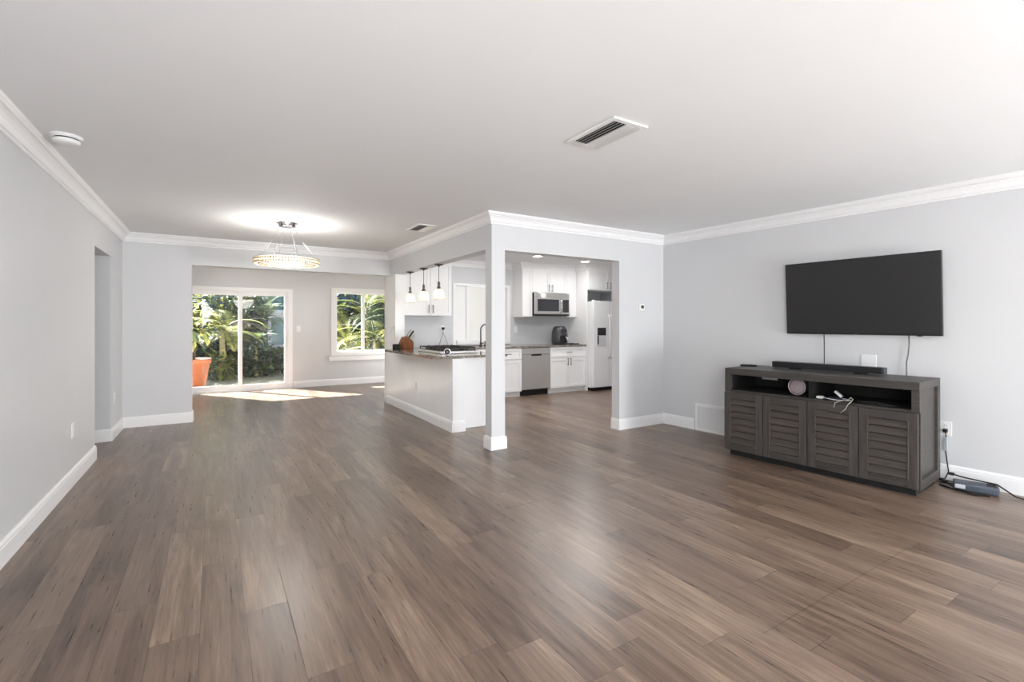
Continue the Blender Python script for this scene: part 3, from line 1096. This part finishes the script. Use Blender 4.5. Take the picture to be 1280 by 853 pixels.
# recessed kitchen lights
def downlight(loc, label):
    t = thing('recessed_light', label, 'ceiling light', loc, 0, 'recessed lights in the kitchen ceiling')
    MB().lathe([(.075, -.001), (.095, -.001), (.092, -.008), (.078, -.006)], n=32, close=True).build('trim_ring', M['white'], t)
    MB().lathe([(.076, -.001), (.076, -.004)], n=32).build('lens', M['lens'], t)
    return t


spots = [((4.63, 6.65), 'round recessed light in the kitchen ceiling left of the fridge cabinets'), ((5.76, 6.75), 'round recessed light in the kitchen ceiling in front of the fridge')]
for (xx, yy), lab in spots:
    downlight((xx, yy, H), lab)
for xx, yy in [(4.63, 6.65), (5.76, 6.75)]:
    area('recessed_lamp', (xx, yy, H - .02), (0, 0, -1), .15, .15, 6, (1, .985, .96), 'DISK')

# ------------------------------------------------------------------ kitchen


def shaker(q, x0, x1, z0, z1, y, st=.055):
    q.box(x0, x0 + st, y - .02, y, z0, z1, .0015).box(x1 - st, x1, y - .02, y, z0, z1, .0015)
    q.box(x0 + st, x1 - st, y - .02, y, z1 - st, z1, .0015).box(x0 + st, x1 - st, y - .02, y, z0, z0 + st, .0015)
    q.box(x0 + st, x1 - st, y - .010, y, z0 + st, z1 - st)
    return q


def pull(parent, x, y, z, vertical=True, l=.13):
    q = MB()
    if vertical:
        q.tube([(x, y - .03, z - l / 2), (x, y - .03, z + l / 2)], .0055, 8)
        for dz in (-l / 2 + .015, l / 2 - .015):
            q.tube([(x, y - .03, z + dz), (x, y, z + dz)], .0045, 8)
    else:
        q.tube([(x - l / 2, y - .03, z), (x + l / 2, y - .03, z)], .0055, 8)
        for dx in (-l / 2 + .015, l / 2 - .015):
            q.tube([(x + dx, y - .03, z), (x + dx, y, z)], .0045, 8)
    return q.build('handle', M['nickel'], parent)


def cabinet(name, label, x0, x1, yf, yb, z0, z1, doors=(), drawers=(), toe=0.0, group=None):
    """doors: (x0, x1, z0, z1, handle x or None, handle z)"""
    t = thing(name, label, 'cabinet', (x0, yb, z0), 0, group)
    q = MB().box(0, x1 - x0, yf - yb, 0, toe, z1 - z0)
    q.build('carcass', M['cab'], t)
    if toe:
        MB().box(.0, x1 - x0, yf - yb + .05, -.02, 0, toe).build('toe_kick', M['cab'], t)
    g = .002
    for (a, c, e, f, hx, hz) in doors:
        d = shaker(MB(), a - x0 + g, c - x0 - g, e - z0 + g, f - z0 - g, yf - yb).build('door', M['cab'], t)
        if hx is not None:
            pull(d, hx - x0, yf - yb - .02, hz - z0)
    for (a, c, e, f, hx) in drawers:
        d = shaker(MB(), a - x0 + g, c - x0 - g, e - z0 + g, f - z0 - g, yf - yb, .04).build('drawer', M['cab'], t)
        if hx is not None:
            pull(d, hx - x0, yf - yb - .02, (e + f) / 2 - z0, False)
    return t


CTOP = .868
cabinet('sink_cabinet', 'white base cabinet with drawer left of the dishwasher', 3.72, 4.66, 7.20, 7.81, 0, CTOP,
        doors=[(3.72, 4.20, .10, .66, 4.15, .56), (4.20, 4.66, .10, .66, 4.24, .58)], drawers=[(3.72, 4.20, .67, .86, 3.95), (4.20, 4.66, .67, .86, 4.36)], toe=.09)
cabinet('base_cabinet', 'white base cabinet with one wide drawer and two doors right of the dishwasher', 5.29, 6.145, 7.20, 7.81, 0, CTOP,
        doors=[(5.29, 5.72, .10, .66, 5.685, .585), (5.72, 6.145, .10, .66, 5.755, .585)], drawers=[(5.29, 6.145, .67, .86, 5.72)], toe=.09)
cabinet('wall_cabinet', 'white two-door wall cabinet above the cooktop side backsplash', 2.585, 3.43, 7.50, 7.83, 1.435, 2.40,
        doors=[(2.585, 3.046, 1.44, 2.335, 3.01, 1.545), (3.046, 3.43, 1.44, 2.335, 3.085, 1.545)])
cabinet('wall_cabinet', 'tall narrow white wall cabinet left of the microwave', 4.87, 5.09, 7.50, 7.83, 1.43, 2.40,
        doors=[(4.87, 5.09, 1.435, 2.335, None, 0)])
cabinet('wall_cabinet', 'white two-door wall cabinet directly above the microwave', 5.09, 5.915, 7.50, 7.83, 1.895, 2.40,
        doors=[(5.09, 5.503, 1.90, 2.335, 5.46, 1.985), (5.503, 5.915, 1.90, 2.335, 5.545, 1.985)])
cabinet('wall_cabinet', 'slim white wall cabinet between microwave and fridge panel', 5.915, 6.148, 7.50, 7.83, 1.43, 2.40,
        doors=[(5.915, 6.148, 1.435, 2.335, 5.945, 1.53)])
t = cabinet('fridge_cabinet', 'white two-door cabinet above the white fridge', 6.172, 7.06, 7.16, 7.83, 1.96, 2.40,
            doors=[(6.172, 6.70, 1.965, 2.335, 6.64, 2.06), (6.70, 7.06, 1.965, 2.335, 6.74, 2.06)])
t = thing('cabinet_gable', 'tall white side panel standing between base cabinet and fridge', 'cabinet panel', (6.15, 7.83, 0))
MB().box(0, .02, -.67, 0, 0, 2.40, .001).build('panel', M['cab'], t)
MB().box(.0005, .0195, -.672, -.6705, .0, .09).build('foot_trim', M['trim'], t)

# dishwasher
t = thing('dishwasher', 'stainless steel dishwasher built in under the back counter', 'dishwasher', (4.662, 7.83, 0))
MB().box(.003, .622, -.60, -.01, .10, CTOP).build('tub', M['matteblack'], t)
MB().box(.004, .621, -.655, -.60, .115, .745, .006).build('door', M['steel'], t)
MB().box(.004, .621, -.655, -.60, .75, CTOP - .004, .005).build('control_panel', M['steel'], t)
MB().box(.20, .42, -.662, -.652, .72, .752, .004).build('handle', M['matteblack'], t)
MB().box(.01, .615, -.575, -.10, 0, .105).build('toe_plate', M['matteblack'], t)

# back counter top
b = MB().box(2.575, 6.148, 7.165, 7.828, CTOP + .002, .902, .004)
tag(b.build('countertop', M['granite']), 'granite countertop along the kitchen back wall over the dishwasher', 'countertop')
# peninsula
t = thing('peninsula_cabinet', 'white base cabinet behind the half wall, plain end panel beside the post', 'cabinet', (2.575, 5.40, 0))
MB().box(0, .585, .0, 1.75, .0, .876, .001).build('carcass', M['cab'], t)
MB().box(.005, .58, -.012, -.0005, .0, .876, .001).build('end_panel', M['cab'], t)
b = MB()
b.prism([(2.18, 5.275), (3.20, 5.275), (3.20, 7.165), (2.575, 7.165), (2.575, 7.385), (2.415, 7.385), (2.18, 7.17)], 'Z', .882, .912)
o = b.build('countertop', M['granite'])
bv = o.modifiers.new('edge', 'BEVEL')
bv.width = .003
bv.segments = 2
tag(o, 'granite bar top over the half wall carrying the cooktop', 'countertop')
CT = .912

# cooktop
t = thing('cooktop', 'stainless gas cooktop with black iron grates on the granite bar top', 'cooktop', (2.45, 5.68, CT))
MB().box(0, .53, 0, .80, 0, .034, .008).build('body', M['steel'], t)
MB().box(.02, .51, .015, .785, .034, .040, .002).build('burner_pan', M['matteblack'], t)
for (xx, yy) in ((.13, .16), (.38, .16), (.26, .40), (.13, .64), (.38, .64)):
    MB().lathe([(.045, .040), (.045, .048), (.030, .050), (.030, .057), (.006, .059)], c=(xx, yy, 0), n=20).build('burner', M['iron'], t)
for k in range(3):
    y0 = .02 + k * .258
    q = MB()
    for yy in (y0, y0 + .235):
        q.box(.02, .51, yy, yy + .012, .062, .076, .002)
    for xx in (.02, .14, .26, .38, .498):
        q.box(xx, xx + .012, y0, y0 + .247, .064, .080, .002)
    for xx in (.02, .498):
        for yy in (y0, y0 + .235):
            q.box(xx, xx + .012, yy, yy + .012, .036, .066)
    q.build('grate', M['iron'], t)
for k in range(5):
    MB().lathe([(.019, 0), (.018, .020), (.014, .024)], c=(.531, .16 + k * .12, .018), axis='X', n=18).build('knob', M['chrome'], t)

# little round timer on the bar top corner
t = thing('kitchen_timer', 'small round chrome-rimmed timer standing on the near corner of the bar top', 'timer', (2.40, 5.36, CT), math.radians(-24))
MB().lathe([(.030, -.012), (.043, -.012), (.045, 0), (.043, .012), (.030, .012)], c=(0, 0, .0455), axis='Y', n=32, close=True).build('rim', M['chrome'], t)
MB().lathe([(.031, -.009), (.031, .010)], c=(0, 0, .0455), axis='Y', n=32).build('face', M['matteblack'], t)
MB().lathe([(.012, -.016), (.013, -.009)], c=(0, 0, .0455), axis='Y', n=16).build('dial', M['nickel'], t)

# knife block and knives
kb = (2.50, 7.10, CT)
KR = math.radians(20)
t = thing('knife_block', 'brown wooden knife block at the far end of the bar top', 'knife block', kb, KR)
q = MB()
q.prism([(-.10, 0), (.095, 0), (.10, .105), (.01, .19), (-.055, .185), (-.105, .10)], 'Y', -.055, .055)
o = q.build('block', M['walnut'], t)
bv = o.modifiers.new('edge', 'BEVEL')
bv.width = .008
bv.segments = 3
slots = MB()
Mk = Matrix.Translation(kb) @ Matrix.Rotation(KR, 4, 'Z')
ax = Vector((.73, 0, .80)).normalized()
kn = [(-.005, -.03, .115, 'knife with a steel handle, top left of the knife block', 1), (-.005, .012, .125, 'knife with a steel handle, second from top in the knife block', 1),
      (.028, -.02, .115, 'black handled knife in the middle of the knife block', 0), (.03, .025, .12, 'black handled knife at the back middle of the knife block', 0),
      (.068, -.025, .085, 'steel knife lowest at the front of the knife block', 1), (.066, .022, .095, 'steel knife low at the back of the knife block', 1)]
for xx, yy, ln, lab, st in kn:
    base = Vector((xx, yy, .19 - max(0, (xx - .01)) * .94 - .0))
    t2 = thing('kitchen_knife', lab, 'knife', tuple(Mk @ base), KR, 'knives in the wooden block')
    qm = Matrix.Rotation(math.radians(42), 4, 'Y')
    MB().box(-.012, .012, -.009, .009, .010, ln + .025, .004, 0, qm).build('handle', M['steel'] if st else M['black'], t2)
    MB().box(-.012, .012, -.0085, .0085, -.004, .012, .002, 0, qm).build('bolster', M['chrome'], t2)

# black cube gadget on bar top
t = thing('counter_gadget', 'small black box standing on the bar top against the wall end', 'gadget', (2.315, 7.02, CT), math.radians(-15))
MB().box(-.055, .055, -.03, .03, 0, .085, .010).build('body', M['matteblack'], t)
MB().box(-.045, .045, -.0315, -.0295, .018, .075, .001).build('screen', M['matteblack'], t)

# faucet
t = thing('kitchen_faucet', 'tall gooseneck chrome faucet in front of the kitchen window', 'faucet', (4.00, 7.50, .902))
MB().lathe([(.028, 0), (.028, .012), (.020, .016), (.019, .07), (.014, .075)], n=20).build('base', M['nickel'], t)
pts = [(0, 0, .07), (0, 0, .30)] + [(.09 - .09 * math.cos(a), -.02 * math.sin(a), .30 + .09 * math.sin(a)) for a in [PI * k / 10 for k in range(1, 11)]] + [(.18, -.01, .24)]
MB().tube(pts, .012, 12).build('spout', M['nickel'], t)
MB().tube([(.018, 0, .05), (.05, -.01, .058), (.085, -.02, .075)], [.009, .007, .005], 8).build('lever', M['nickel'], t)
t = thing('soap_dispenser', 'short chrome soap pump beside the faucet', 'soap dispenser', (4.12, 7.56, .902))
MB().lathe([(.020, 0), (.020, .008), (.011, .012), (.010, .06)], n=16).build('base', M['nickel'], t)
MB().tube([(0, 0, .055), (0, 0, .085), (-.03, -.03, .088)], .007, 8).build('pump', M['nickel'], t)

# microwave
t = thing('microwave', 'stainless over-the-counter microwave with dark glass door', 'microwave', (5.095, 7.815, 1.455))
w, h = .815, .432
MB().box(0, w, -.385, 0, .012, h, .002).build('body', M['matteblack'], t)
d = MB().box(.0, w * .78, -.415, -.385, .03, h - .085, .004).build('door', M['steel'], t)
MB().box(.06, w * .78 - .075, -.418, -.4145, .085, h - .12, .002).build('door_glass', M['darkglass'], d)
MB().tube([(w * .78 - .035, -.415, .055), (w * .78 - .033, -.452, .075), (w * .78 - .033, -.456, .18), (w * .78 - .033, -.452, h - .13), (w * .78 - .035, -.415, h - .11)], .011, 10).build('handle', M['chrome'], d)
c = MB().box(w * .78 + .002, w, -.415, -.385, .03, h - .085, .003).build('control_panel', M['steel'], t)
MB().box(w * .78 + .018, w - .014, -.418, -.4145, .065, h - .12, .002).build('keypad', M['darkglass'], c)
MB().box(.0, w, -.415, -.385, h - .083, h, .004).build('vent_strip', M['steel'], t)
MB().box(.0, w, -.405, -.02, .0, .028, .003).build('underside', M['black'], t)
MB().box(.13, .25, -.4158, -.4152, h - .078, h - .006).build('label', mat('painted_glint', srgb(236, 236, 236), .5), t)  # pale patch painting a light reflection on the top strip

# fridge
t = thing('refrigerator', 'white side-by-side refrigerator with dispenser in the kitchen corner', 'refrigerator', (6.185, 7.80, 0))
w = .86
MB().box(0, w, -.72, 0, .06, 1.735, .006).build('body', M['fridge'], t)
d = MB().box(.0, .40, -.80, -.725, .07, 1.745, .014).build('freezer_door', M['fridge'], t)
dp = MB().box(.085, .315, -.806, -.798, .86, 1.23, .004).build('dispenser', mat('light_grey_plastic', srgb(206, 208, 212), .35), d)
MB().box(.092, .308, -.809, -.803, 1.075, 1.222, .004).build('dispenser_panel', M['black'], dp)
MB().box(.092, .125, -.808, -.804, .90, 1.07, .003).build('dispenser_shade_strip', M['darkglass'], dp)  # dark strip stands in for the shade inside the dispenser recess
MB().tube([(.372, -.80, .62), (.372, -.845, .68), (.372, -.85, .95), (.372, -.85, 1.2), (.372, -.845, 1.42), (.372, -.80, 1.48)], .014, 10).build('handle', M['white'], d)
d = MB().box(.407, w, -.80, -.725, .07, 1.745, .014).build('fridge_door', M['fridge'], t)
MB().tube([(.435, -.80, .62), (.435, -.845, .68), (.435, -.85, 1.05), (.435, -.845, 1.42), (.435, -.80, 1.48)], .014, 10).build('handle', M['white'], d)
MB().box(.02, w - .02, -.745, -.10, .0, .055).build('toe_grille', M['matteblack'], t)
MB().box(.01, .05, -.79, -.735, 1.746, 1.765, .003).build('hinge_cover', M['white'], t)

# air fryer
t = thing('air_fryer', 'dark grey rounded air fryer with basket handle on the back counter', 'air fryer', (5.70, 7.44, .902))
t.scale = (1.16, 1.1, 1.12)
q = MB()
prof = [(.115, .0), (.125, .012), (.135, .06), (.135, .15), (.128, .23), (.112, .285), (.085, .312), (.03, .318), (.005, .318)]
q.lathe(prof, n=36)
q.build('body', mat('charcoal_plastic', srgb(62, 63, 67), .32, var=.05), t)
MB().box(-.075, .075, -.142, -.09, .035, .155, .015).build('basket', M['black'], t)
MB().tube([(.02, -.14, .13), (.02, -.185, .12), (.02, -.195, .08), (.02, -.19, .05)], [.012, .014, .013, .011], 10).build('basket_handle', mat('satin_silver', srgb(190, 190, 194), .3, .6), t)
MB().box(-.06, .06, -.128, -.105, .205, .265, .008).build('control_panel', M['darkglass'], t)
MB().lathe([(.128, .172), (.1365, .172), (.1365, .180), (.128, .180)], n=36, close=True).build('trim_band', M['nickel'], t)
t = thing('serving_tray', 'thin dark tray lying on the counter right of the air fryer', 'tray', (5.975, 7.40, .902))
MB().box(-.11, .11, -.09, .09, 0, .008, .003).build('base', M['black'], t)
MB().box(-.11, .11, -.09, -.082, .008, .016, .002).box(-.11, .11, .082, .09, .008, .016, .002).build('rim', M['black'], t)

# ------------------------------------------------------------------ the garden beyond the glass
GZ = -.10
struct('ground', MB().box(-9, 13, 10.76, 24, GZ - .1, GZ), M['ground'])


def curve_pts(a, d0, L, droop, n):
    """arching rachis: start a, initial direction d0"""
    pts = [Vector(a)]
    d = Vector(d0).normalized()
    for i in range(n):
        d = (d + Vector((0, 0, -droop / n))).normalized()
        pts.append(pts[-1] + d * (L / n))
    return pts


def palm(label, loc, h, nf, L, mats, seed, group='palms in the garden', leafw=.022, trunk_r=.045, droop=1.9, leaflen=.34):
    rnd = random.Random(seed)
    t = thing('garden_palm', label, 'palm', loc, 0, group)
    q = MB()
    q.tube([(0, 0, 0), (.02, .01, h * .4), (.0, .03, h)], [trunk_r * 1.3, trunk_r, trunk_r * .8], 10)
    q.build('trunk', M['bark'], t)
    q = MB()
    for f in range(nf):
        a = 2 * PI * f / nf * 1.0 + rnd.uniform(-.3, .3)
        el = rnd.uniform(.35, 1.35)
        d0 = (math.cos(a) * math.cos(el), math.sin(a) * math.cos(el), math.sin(el))
        base = (.0, .03, h * rnd.uniform(.8, 1.0))
        LL = L * rnd.uniform(.75, 1.1)
        n = 18
        P = curve_pts(base, d0, LL, droop * rnd.uniform(.8, 1.2), n)
        mi = 0 if rnd.random() < .75 else 1
        q.tube(P, [.010 * (1 - .8 * i / n) + .002 for i in range(n + 1)], 5, mi=1)
        for i in range(3, n + 1):
            d = (P[i] - P[i - 1]).normalized()
            side = d.cross(Vector((0, 0, 1)))
            if side.length < .05:
                side = Vector((1, 0, 0))
            side.normalize()
            upv = side.cross(d)
            ll = leaflen * math.sin(PI * min(1, (i / n) * .85 + .12)) * rnd.uniform(.85, 1.1)
            for s in (-1, 1):
                for half in (0, .5):
                    o = P[i] - d * (LL / n) * half
                    tip = o + (side * s * .8 + d * .55 + upv * .22 + Vector((0, 0, -.28))).normalized() * ll
                    mid = o.lerp(tip, .45) + upv * .02
                    wv = d * leafw * .5
                    q.face([o, mid - wv, tip, mid + wv], mi=mi)
    q.build('fronds', mats, t)
    return t


def bush(name, label, loc, rx, ry, z0, z1, nl, size, mats, seed, group='shrubs in the garden', stem_h=None):
    rnd = random.Random(seed)
    t = thing(name, label, 'shrub', loc, 0, group)
    q = MB()
    for k in range(6):
        a = rnd.uniform(0, 2 * PI)
        q.tube([(0.03 * math.cos(a), .03 * math.sin(a), 0), (rx * .3 * math.cos(a), ry * .3 * math.sin(a), (z0 + z1) * .4), (rx * .55 * math.cos(a), ry * .55 * math.sin(a), z0 + (z1 - z0) * .75)], [.022, .016, .006], 6)
    q.build('stems', M['stem'], t)
    q = MB()
    for k in range(nl):
        u = rnd.uniform(-1, 1)
        a = rnd.uniform(0, 2 * PI)
        rr = rnd.random() ** .4
        s = math.sqrt(1 - u * u)
        p = Vector((rx * rr * s * math.cos(a), ry * rr * s * math.sin(a), (z0 + z1) / 2 + (z1 - z0) / 2 * rr * u))
        p += Vector((rnd.uniform(-.1, .1), rnd.uniform(-.1, .1), rnd.uniform(-.12, .12)))
        p.z = max(p.z, .03)
        d = Vector((math.cos(a) * s + rnd.uniform(-.5, .5), math.sin(a) * s + rnd.uniform(-.5, .5), u * .5 + rnd.uniform(-.6, .5))).normalized()
        sd = d.cross(Vector((rnd.uniform(-.3, .3), rnd.uniform(-.3, .3), 1))).normalized()
        nrm = sd.cross(d)
        L_ = size * rnd.uniform(.6, 1.2)
        w_ = L_ * .24
        mi = 0 if rnd.random() < .6 else 1
        q.face([p, p + d * L_ * .35 - sd * w_ + nrm * .01, p + d * L_ - nrm * L_ * .12, p + d * L_ * .35 + sd * w_ + nrm * .01], mi=mi)
    q.build('foliage', mats, t)
    return t


# terracotta pot and its plant
t = thing('terracotta_pot', 'large terracotta planter just outside the sliding door', 'planter', (-.43, 12.2, GZ))
MB().lathe([(.22, 0), (.24, .0), (.27, .05), (.345, .55), (.375, .56), (.385, .66), (.345, .66), (.335, .58), (.30, .56), (.005, .56)], n=40).build('pot', M['terracotta'], t)
MB().lathe([(.30, .55), (.325, .60), (.16, .63), (.005, .64)], n=32).build('soil', M['soil'], t)
bush('broadleaf_plant', 'yellow-green broad-leaved plant growing in the terracotta planter', (-.40, 12.2, GZ + .62), .42, .40, .35, 1.15, 150, .26, [M['leafY'], M['leafG']], 3, None)

palm('arching green palm behind the terracotta planter', (.16, 14.1, GZ), 1.25, 13, 1.3, [M['leafY'], M['leafG']], 11, trunk_r=.07)
palm('dry-tipped palm seen through the left door panel near the middle', (.55, 15.0, GZ), 1.35, 14, .95, [M['leafT'], M['leafG']], 12, trunk_r=.05)
palm('green palm behind the meeting stile of the sliding door', (.92, 14.3, GZ), .95, 14, .62, [M['leafG'], M['leafD']], 13)
palm('low dark palm at the right side of the sliding door view', (1.66, 15.2, GZ), .25, 14, .72, [M['leafD'], M['leafG']], 14)
palm('tall slim palm in front of the neighbouring house window', (1.22, 15.5, GZ), 1.75, 15, .85, [M['leafG'], M['leafD']], 21, trunk_r=.03)
palm('bright yellow-green areca palm in the window left pane', (3.10, 13.6, GZ), .95, 15, 1.45, [M['leafY'], M['leafG']], 15)
palm('lush green areca palm in the window right pane', (3.75, 13.2, GZ), 1.0, 14, 1.5, [M['leafY'], M['leafD']], 16)
palm('tall green palm behind the window divider', (4.0, 15.0, GZ), 1.9, 14, 1.6, [M['leafG'], M['leafY']], 17)
palm('low pale palm at the bottom of the window view', (2.75, 12.9, GZ), .35, 12, .95, [M['leafT'], M['leafG']], 18)
palm('dark green palm at the far right of the window view', (4.6, 14.3, GZ), .9, 13, 1.3, [M['leafD'], M['leafG']], 19)

hed = [(-.9, 15.0, 1.0, .7, .0, 2.5, 1100, 'dark leafy shrub left behind the terracotta planter', 0), (.25, 15.8, .9, .6, .0, 2.6, 1200, 'leafy shrub behind the arching green palm', 1),
       (.72, 16.3, .5, .5, .0, 2.5, 900, 'dark shrub behind the middle of the sliding door', 0), (2.05, 16.2, .8, .5, .0, .60, 600, 'dark low shrub below the neighbouring house window', 0),
       (2.9, 15.8, .8, .6, .0, 2.3, 1000, 'leafy shrub behind the bright areca palm', 1), (4.1, 16.3, 1.0, .6, .0, 2.6, 1200, 'tall dark shrub behind the window right pane', 0),
       (5.4, 16.0, .9, .6, .0, 2.6, 900, 'tall leafy shrub at the far right end of the garden', 1)]
for i, (x, y, rx, ry, z0, z1, n, lab, c) in enumerate(hed):
    bush('leafy_shrub', lab, (x, y, GZ), rx, ry, z0, z1, n, .27, [M['leafG'], M['leafY']] if c else [M['leafD'], M['leafG']], 40 + i)
low = [(.10, 14.0, .40, .28, .6, 260, 'low leafy plant at the foot of the arching green palm', 1), (.60, 14.6, .42, .3, .7, 260, 'low dark plant under the dry-tipped palm', 0),
       (1.05, 14.3, .38, .28, .75, 260, 'low dark plant behind the door meeting stile', 0), (1.75, 15.4, .45, .3, .6, 280, 'low dark plant at the right edge of the sliding door view', 0),
       (3.45, 14.4, .5, .35, .95, 320, 'mid-height leafy plant between the two window palms', 1), (2.55, 13.9, .4, .3, .7, 260, 'low leafy plant in the lower left of the window view', 1)]
for i, (x, y, rx, ry, z1, n, lab, c) in enumerate(low):
    bush('low_plant', lab, (x, y, GZ), rx, ry, 0, z1, n, .20, [M['leafG'], M['leafY']] if c else [M['leafD'], M['leafG']], 80 + i, 'low plants in the garden bed')

# neighbouring house
t = thing('neighbour_house', 'blue-grey neighbouring house with white trimmed window beyond the garden', 'house', (0, 18.0, GZ))
q = MB()
for k in range(26):
    q.box(-3.5, 1.2, -.012 - .008 * 0, 4, k * .13, k * .13 + .122).box(2.9, 9, -.012, 4, k * .13, k * .13 + .122)
q.box(-3.5, 9, .0, 4, 0, 3.4)
q.build('siding_wall', M['siding'], t)
MB().box(1.2, 2.9, -.05, .3, 0, 3.4).build('teal_bay', M['teal'], t)
wf = MB().box(1.52, 1.62, -.10, -.05, .55, 1.75).box(2.20, 2.30, -.10, -.05, .55, 1.75).box(1.62, 2.20, -.10, -.05, 1.62, 1.75).box(1.62, 2.20, -.10, -.05, .55, .70).box(1.40, 2.42, -.25, -.05, 1.75, 1.86).build('window_frame', M['trim'], t)
MB().box(1.62, 2.20, -.07, -.055, .70, 1.62).build('pane', M['winglass'], wf)
MB().prism([(-.6, 3.35), (2.0, 4.6), (4.6, 3.35), (2.0, 3.5)], 'X', -4, 9.5).build('roof', M['roofing'], t)
MB().box(-4, 9.5, -.66, -.6, 3.22, 3.42).build('fascia', M['trim'], t)
